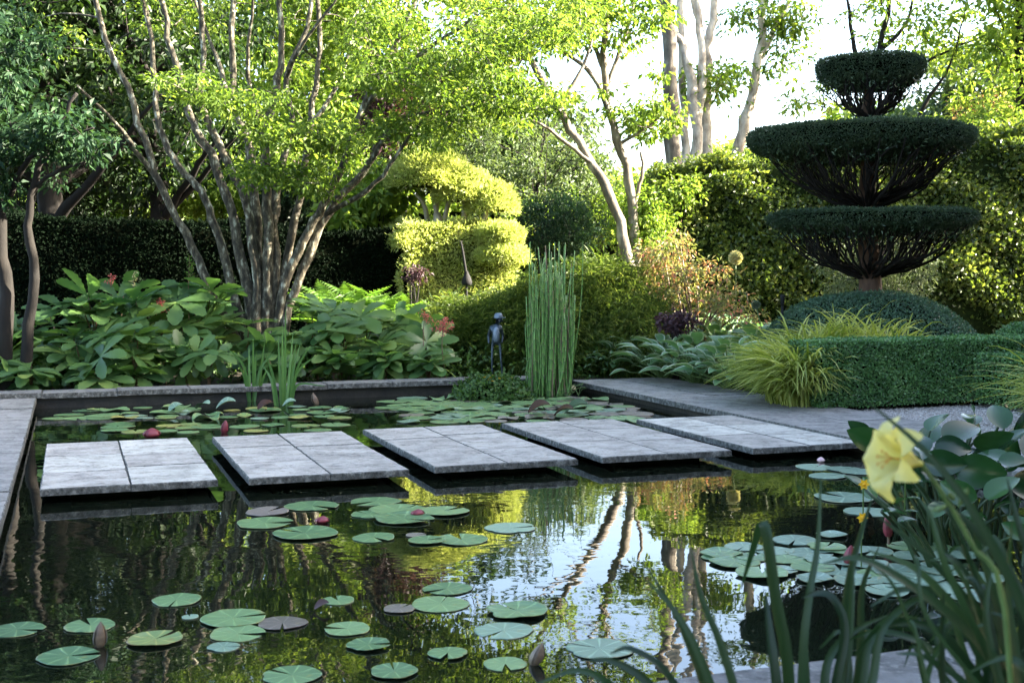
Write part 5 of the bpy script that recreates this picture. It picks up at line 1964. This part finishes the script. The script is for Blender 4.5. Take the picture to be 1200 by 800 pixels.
def big_maple():
    k = MY / F
    b = W(305, 400, MY)
    base = np.array([b[0], MY, GZ])
    stems = [
        ([(296, 432), (252, 350), (226, 290), (187, 215), (160, 130), (122, 40), (96, -60), (70, -150)], 0.058, 0.020, -.2),
        ([(300, 432), (272, 340), (254, 270), (235, 225), (205, 190), (186, 140), (180, 60), (160, -40), (150, -140)], 0.058, 0.020, .3),
        ([(302, 432), (288, 330), (272, 250), (245, 180), (225, 140), (214, 100), (196, 40), (180, -60), (165, -150)], 0.069, 0.020, .1),
        ([(304, 432), (300, 320), (288, 240), (260, 175), (236, 120), (238, 60), (228, -50), (225, -140)], 0.063, 0.020, -.4),
        ([(306, 432), (304, 320), (299, 240), (290, 165), (275, 130), (273, 60), (272, -80), (268, -160)], 0.069, 0.024, .5),
        ([(310, 432), (314, 320), (313, 230), (310, 165), (320, 120), (330, 70), (328, 0), (325, -90), (330, -160)], 0.069, 0.020, -.3),
        ([(312, 432), (322, 330), (322, 250), (331, 190), (344, 150), (336, 90), (360, 30), (368, -30), (380, -130)], 0.058, 0.017, .2),
        ([(314, 432), (338, 320), (366, 262), (388, 222), (402, 190), (432, 110), (470, 40), (500, -40), (520, -120)], 0.063, 0.017, -.3),
        ([(318, 432), (350, 330), (384, 250), (428, 198), (446, 165), (490, 125), (540, 70), (590, 30)], 0.063, 0.014, .1),
        ([(312, 432), (334, 310), (352, 225), (362, 150), (375, 60), (372, -40), (390, -120)], 0.058, 0.017, .6),
    ]
    limbs = []
    for pts, r0, r1, dy in stems:
        limbs.append((limb_path(pts, MY, dy), r0, r1))
    for pts, r0, r1, dy in (([(404, 185), (440, 110), (500, 60), (560, 18)], .045, .015, -.6), ([(430, 196), (470, 140), (530, 130), (590, 110)], .03, .01, -.8), ([(446, 165), (520, 135), (580, 90), (625, 60)], .03, .01, .4),
                            ([(187, 215), (140, 150), (90, 100)], .04, .012, -.8), ([(336, 90), (350, 60), (400, -10)], .035, .012, -.6), ([(275, 130), (250, 60), (215, -40)], .04, .012, .7),
                            ([(310, 165), (290, 80), (300, -20)], .04, .012, -.9), ([(362, 150), (400, 90), (420, 10)], .035, .012, .5), ([(384, 250), (440, 215), (480, 160), (540, 100)], .035, .01, -.5)):
        limbs.append((limb_path(pts, MY, dy), r0, r1))
    ex = []
    # low sprays and the fan to the right, each at its own distance
    for (cx, cy, rx, ry, n, y0, y1) in ((225, 100, 45, 14, 10, 12.4, 13.6), (275, 118, 60, 16, 14, 12.4, 13.6), (330, 155, 55, 22, 16, 12.5, 13.6), (385, 165, 45, 22, 12, 12.6, 13.6), (310, 200, 45, 14, 9, 12.8, 13.6), (360, 215, 40, 16, 9, 12.8, 13.8),
                                       (500, 90, 90, 50, 60, 12.6, 16), (560, 60, 90, 60, 62, 12.6, 16), (600, 120, 60, 30, 26, 13, 16), (520, 150, 70, 22, 26, 13, 16), (440, 40, 80, 60, 40, 13, 16), (450, 150, 50, 30, 14, 13.5, 16),
                                       (610, 30, 70, 40, 34, 13, 16.5), (655, 20, 45, 35, 20, 13, 16.5)):
        for i in range(n):
            r = unit(1)[0] * rng.random() ** .5
            ex.append(W(cx + r[0] * rx, cy + r[2] * ry, rng.uniform(y0, y1)))
    ells = [pxell(300, -120, 330, 130, MY + .2, 2.4), pxell(150, 20, 130, 60, MY + 1.2, 1.2), pxell(560, -100, 160, 80, MY, 2.0)]
    make_tree("maple_tree", "many-stemmed old maple with lichened bark fanning up behind the rodgersia", "tree", base, limbs, ells, 170, .30, 66, .07, M["maple"], M["bark_maple"], None, ratio=.55, flat=.38, twig_r=.009, extra=np.array(ex), tilt=.45)


big_maple()

# small tree at the left
LY = 12.1
make_tree("small_tree", "small shade tree with blue-green leaves and two dark trunks at the left edge", "tree", gz(25, LY),
          [(limb_path([(9, 470), (5, 350), (0, 250), (-10, 160), (-25, 60)], LY), .09, .03), (limb_path([(26, 470), (38, 330), (36, 240), (60, 160), (90, 110)], LY, -.4), .06, .016), (limb_path([(0, 250), (40, 180), (110, 150)], LY, -.5), .04, .01),
           (limb_path([(2, 300), (-40, 200), (-90, 100)], LY), .06, .02), (limb_path([(36, 240), (50, 210), (100, 190)], LY, -.6), .03, .01)],
          [pxell(10, 150, 125, 60, LY - .2, .8), pxell(70, 165, 70, 28, LY - .5, .5), pxell(-60, 60, 120, 100, LY, 1.2), pxell(10, 210, 70, 30, LY, .5), pxell(20, 60, 60, 40, LY, .6, .12)], 150, .2, 40, .1, M["blue_leaf"], M["bark_dark"], flat=.4, twig_r=.007)


def bg_tree(name, label, px, Y, py_top, r, ells, n_cl, cr, n_leaf, L, leaf, bark, nl=9, reach=2.0, group=None, base_z=GZ, flat=.6, ratio=.55, up=.6):
    b = gz(px, Y, base_z)
    t = W(px, py_top, Y)
    make_tree(name, label, "tree", b, auto_limbs(b, t, r, nl, reach, .25, up), ells, n_cl, cr, n_leaf, L, M[leaf], M[bark], group, ratio, flat)


TG = "trees standing behind the garden"
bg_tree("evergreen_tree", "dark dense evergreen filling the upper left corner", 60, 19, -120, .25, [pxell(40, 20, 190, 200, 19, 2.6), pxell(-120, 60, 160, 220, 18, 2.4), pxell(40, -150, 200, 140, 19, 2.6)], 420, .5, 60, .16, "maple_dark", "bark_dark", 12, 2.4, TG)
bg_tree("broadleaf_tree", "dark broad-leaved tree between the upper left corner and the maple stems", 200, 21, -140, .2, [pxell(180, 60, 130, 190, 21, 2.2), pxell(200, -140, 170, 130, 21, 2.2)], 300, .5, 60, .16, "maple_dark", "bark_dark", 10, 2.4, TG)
bg_tree("broadleaf_tree", "sunlit yellow-green tree glowing behind the maple stems", 390, 27, -120, .22, [pxell(380, 110, 150, 150, 27, 2.4), pxell(400, -80, 190, 110, 27, 2.4), pxell(330, 215, 110, 45, 25, 1.6)], 420, .5, 60, .17, "bright_leaf", "bark_grey", 12, 3, TG)
bg_tree("broadleaf_tree", "sunlit tree glimpsed through the dark leaves above the clipped hedge", 170, 27, 100, .15, [pxell(170, 215, 120, 60, 27, 1.5)], 150, .4, 45, .16, "bright_leaf", "bark_dark", 7, 1.6, TG)
bg_tree("copper_tree", "dark purple-leaved tree behind the maple's right limbs", 470, 21, 60, .12, [pxell(468, 130, 40, 65, 21, .9)], 90, .34, 45, .12, "copper", "bark_dark", 7, 1.2, TG)
bg_tree("thin_stemmed_tree", "fine grey-green tree of many thin stems beyond the golden yew", 640, 28, 120, .07,
        [pxell(600, 195, 90, 75, 28, 1.6), pxell(685, 200, 50, 45, 28, 1.2), pxell(540, 150, 60, 45, 28, 1.0)], 210, .36, 34, .12, "grey_leaf", "bark_dark", 12, 2.0, TG, up=1.2)

# leaning trunks
make_tree("leaning_tree", "slender tree whose pale trunk leans left across the sky gap", "tree", gz(742, 18.0),
          [(limb_path([(746, 420), (740, 330), (722, 245), (692, 190), (655, 130), (622, 70), (598, 10), (580, -60)], 18.0, .3), .095, .03), (limb_path([(692, 190), (640, 150), (600, 130)], 18, -.5), .035, .012), (limb_path([(655, 130), (690, 60), (700, -10)], 18, .4), .035, .01), (limb_path([(622, 70), (560, 60), (520, 40)], 18, -.4), .035, .01)],
          [pxell(610, 20, 90, 40, 18, 1.4), pxell(530, -60, 80, 70, 18, 1.8), pxell(660, 115, 60, 16, 18, .9)], 120, .34, 40, .12, M["maple"], M["bark_grey"], TG, flat=.3, twig_r=.009)
make_tree("leaning_tree", "forked slender tree beside the leaning one, rising into the sky gap", "tree", gz(748, 19.0),
          [(limb_path([(748, 420), (745, 290), (736, 215), (718, 145), (707, 80), (711, 10), (715, -70), (720, -150)], 19, 0), .095, .025), (limb_path([(718, 145), (695, 90), (660, 60), (635, 50)], 19, -.3), .05, .012), (limb_path([(707, 80), (690, 30), (700, -30)], 19, .3), .04, .012),
           (limb_path([(712, 100), (740, 20), (750, -60)], 19, .4), .04, .012), (limb_path([(725, 170), (770, 140), (790, 110)], 19, -.2), .03, .01), (limb_path([(744, 240), (753, 200), (751, 178)], 19, .1), .035, .02)],
          [pxell(755, 140, 50, 30, 19, .9), pxell(760, 95, 45, 18, 19, .8, .1), pxell(685, 20, 60, 40, 19, 1.2), pxell(745, 25, 45, 40, 19, 1.2), pxell(680, -135, 70, 24, 19, 1.2, .25)], 90, .3, 34, .12, M["maple"], M["bark_grey"], TG, flat=.45, twig_r=.009)
# tall trunks
make_tree("tall_tree", "tall grey trunk with dark bark rising behind the hedge left of the pale ones", "tree", gz(790, 21.5),
          [(limb_path([(791, 420), (790, 230), (787, 110), (784, 0), (780, -150), (778, -260)], 21.5), .165, .09), (limb_path([(785, 20), (740, -60), (700, -160)], 21.5), .08, .03), (limb_path([(783, -40), (830, -130), (850, -220)], 21.5), .08, .03)],
          [pxell(720, -270, 120, 50, 21.5, 2.0)], 40, .45, 40, .15, M["maple"], M["bark_grey"], TG)
make_tree("tall_tree", "bleached forked trunk in full sun right of the tall grey trunk", "tree", gz(818, 22.5),
          [(limb_path([(815, 420), (814, 220), (816, 150), (805, 70), (785, 20), (765, -30), (740, -120)], 22.5), .125, .05), (limb_path([(816, 150), (824, 80), (818, 0), (826, -120)], 22.5, .2), .10, .04), (limb_path([(806, 420), (803, 230), (800, 120), (798, 0), (800, -140)], 23.2), .10, .05)],
          [pxell(780, -260, 90, 40, 22.5, 2.0), pxell(850, 95, 26, 24, 22.5, .6, .6)], 34, .4, 36, .14, M["maple"], M["bark_pale"], TG)
make_tree("tall_tree", "second bleached trunk forking into two tall limbs over the hedge", "tree", gz(830, 23.2),
          [(limb_path([(830, 420), (827, 220), (828, 130), (830, 60), (838, 0), (850, -140)], 23.2), .14, .05), (limb_path([(829, 140), (826, 60), (808, -20), (790, -130)], 23.2, .2), .07, .03)],
          [pxell(850, -260, 90, 40, 23.2, 1.8), pxell(820, 90, 22, 22, 23.0, .5, .5)], 24, .4, 36, .14, M["maple"], M["bark_pale"], TG)
make_tree("tall_tree", "bleached trunk slanting to the right towards the topiary's top tier", "tree", gz(848, 24),
          [(limb_path([(840, 420), (854, 220), (875, 140), (888, 70), (897, 0), (905, -120)], 24), .14, .05), (limb_path([(886, 80), (905, 40), (930, -10), (960, -80)], 24), .07, .025)],
          [pxell(920, -240, 90, 40, 24, 1.8), pxell(915, 60, 30, 50, 24, .8, .8), pxell(925, 20, 40, 20, 24, .8, .8), pxell(860, 85, 30, 40, 24, .8, .7), pxell(870, 10, 40, 20, 24, .8, .7)], 74, .36, 30, .14, M["maple"], M["bark_pale"], TG)
make_tree("broadleaf_tree", "airy sunlit tree with spreading limbs behind the topiary's top tier", "tree", gz(1040, 23),
          [(limb_path([(1040, 420), (1020, 240), (1010, 140), (1030, 60), (1050, -30), (1060, -120)], 23), .09, .03), (limb_path([(1012, 150), (1060, 90), (1110, 60), (1160, 40)], 23, -.5), .045, .012), (limb_path([(1018, 110), (1000, 50), (990, -30)], 23), .06, .02), (limb_path([(1060, 200), (1085, 120), (1110, 85), (1130, 20)], 23, -.6), .05, .012),
           (limb_path([(1030, 60), (1060, 30), (1080, -40)], 23), .05, .015)],
          [pxell(1120, 40, 90, 50, 23, 1.6), pxell(1030, 10, 70, 40, 23, 1.4, .7), pxell(985, 100, 40, 40, 23, 1.0, .25), pxell(1060, -110, 150, 80, 23, 2.0), pxell(940, 120, 30, 18, 23, .6, .08)], 190, .36, 38, .13, M["bright_leaf"], M["bark_dark"], TG, flat=.5)
bg_tree("broadleaf_tree", "dense sunlit tree at the right edge behind the tall hedge", 1190, 22, -80, .2, [pxell(1190, 60, 70, 110, 22, 1.6), pxell(1220, -60, 110, 80, 22, 2.0)], 130, .42, 40, .15, "bright_leaf", "bark_dark", 10, 2.2, TG)
wall_hedge("screen_hedge", "long far screen hedge closing the garden behind all the trees", "hedge", W(-300, 300, 31), W(1500, 300, 31), 1.5, 2.9, 2.9, M["bright_leaf"], 30000, .26, .16, .12, shoots=300, amp=.25)
for px, cyy, rx, ry, Y, lf_, lab in ((80, 205, 80, 50, 22.5, "maple_dark", "dark shrub over the clipped hedge right of the small tree's trunks"), (175, 228, 55, 32, 24, "bright_leaf", "low sunlit shrub peeping over the clipped hedge left of the maple"), (285, 215, 70, 50, 24.5, "bright_leaf", "tall sunlit shrub directly behind the maple stems"),
                                    (355, 240, 50, 35, 22, "maple_dark", "dark shrub behind the clipped hedge right of the maple stems"), (20, 160, 70, 60, 21, "maple_dark", "dark shrub behind the small tree at the left edge")):
    bush("background_shrub", lab, "shrub", [pxell(px, cyy, rx, ry, Y, 1.0)], 170, .34, 40, .12, M[lf_], group="shrubs behind the clipped hedge", stems=7, twig_r=.01)
# far trees closing the view
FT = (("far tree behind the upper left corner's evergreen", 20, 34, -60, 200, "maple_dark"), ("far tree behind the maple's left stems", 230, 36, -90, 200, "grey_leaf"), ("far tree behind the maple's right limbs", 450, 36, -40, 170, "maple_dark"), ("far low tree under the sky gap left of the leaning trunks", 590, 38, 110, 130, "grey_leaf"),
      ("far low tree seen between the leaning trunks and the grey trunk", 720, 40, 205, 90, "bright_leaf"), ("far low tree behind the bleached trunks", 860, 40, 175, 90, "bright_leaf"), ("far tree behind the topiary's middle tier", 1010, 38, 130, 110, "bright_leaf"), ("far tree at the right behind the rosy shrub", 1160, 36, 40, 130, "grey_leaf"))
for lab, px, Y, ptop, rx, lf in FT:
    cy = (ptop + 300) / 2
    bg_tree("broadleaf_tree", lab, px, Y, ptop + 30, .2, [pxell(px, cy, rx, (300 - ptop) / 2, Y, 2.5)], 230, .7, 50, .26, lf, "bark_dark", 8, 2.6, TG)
# unseen yews placed right and behind to shade the pond and topiary
SUN_AZ = np.array([-1.0, .03])             # the way the sunlight travels over the ground
SUN_EL = 27.0
for x, y, h, r, lab in ((10.0, 12.1, 8.0, 2.2, "unseen shade-casting yew on the right nearest the topiary"), (10.4, 7.6, 8.6, 2.4, "unseen shade-casting yew right of the box hedges"), (11.8, 10.2, 9.6, 2.3, "unseen yew closing a shade gap behind the two nearest the topiary"), (11.8, 5.0, 9.8, 2.3, "unseen yew closing a shade gap farther right of the box hedges"), (9.4, 2.8, 9.0, 2.4, "tall yew right of the pond's near end"),
                        (8.2, -2.0, 9.5, 2.4, "tall yew behind the viewer's right shoulder"), (4.5, -6.0, 10, 2.5, "unseen shade-casting yew behind the viewer")):
    e = [[np.array([x, y, h * .5]), np.array([r, r, h * .52])]]
    make_tree("unseen_yew", lab, "tree", np.array([x, y, GZ]), auto_limbs((x, y, GZ), (x, y, h * .9), .3, 14, r * .8, .1, .3), e, int(120 + 26 * h * r * .55), .75, 60, .3, M["maple_dark"], M["bark_dark"], "yews shading the pond from out of view", .6, .7, .012, .4)


# ================================================================== LIGHT
w = bpy.data.worlds.new("World")
scene.world = w
w.use_nodes = True
nt = w.node_tree
bg = nt.nodes["Background"]
sky = nt.nodes.new("ShaderNodeTexSky")
sky.sky_type = "NISHITA"
sky.sun_disc = False
sky.sun_elevation = rad(SUN_EL)
az = math.atan2(-SUN_AZ[0], -SUN_AZ[1])   # compass bearing of the sun, clockwise from +Y
sky.sun_rotation = az
sky.air_density = 1.0
sky.dust_density = 3.0
sky.ozone_density = 1.0
nt.links.new(sky.outputs[0], bg.inputs[0])
bg.inputs[1].default_value = 0.09
sd = bpy.data.lights.new("sun", "SUN")
sd.energy = 5.0
sd.angle = rad(0.53)
sd.color = (1.0, 0.90, 0.74)
so = bpy.data.objects.new("sun", sd)
COL.objects.link(so)
dv = Vector((SUN_AZ[0], SUN_AZ[1], -math.tan(rad(SUN_EL)) * float(np.linalg.norm(SUN_AZ))))
so.rotation_euler = dv.to_track_quat("-Z", "Y").to_euler()
so.location = (-20, -20, 30)

vs_ = scene.view_settings
scene.display_settings.display_device = "sRGB"
vs_.view_transform = "Standard"
vs_.look = "None"
vs_.exposure = 3.6
vs_.gamma = 1.0
vs_.use_curve_mapping = False
cy = scene.cycles
cy.max_bounces = 8
cy.diffuse_bounces = 3
cy.glossy_bounces = 3
cy.transmission_bounces = 4
cy.transparent_max_bounces = 8
cy.sample_clamp_indirect = 8
cy.caustics_reflective = False
cy.caustics_refractive = False
cy.use_denoising = True
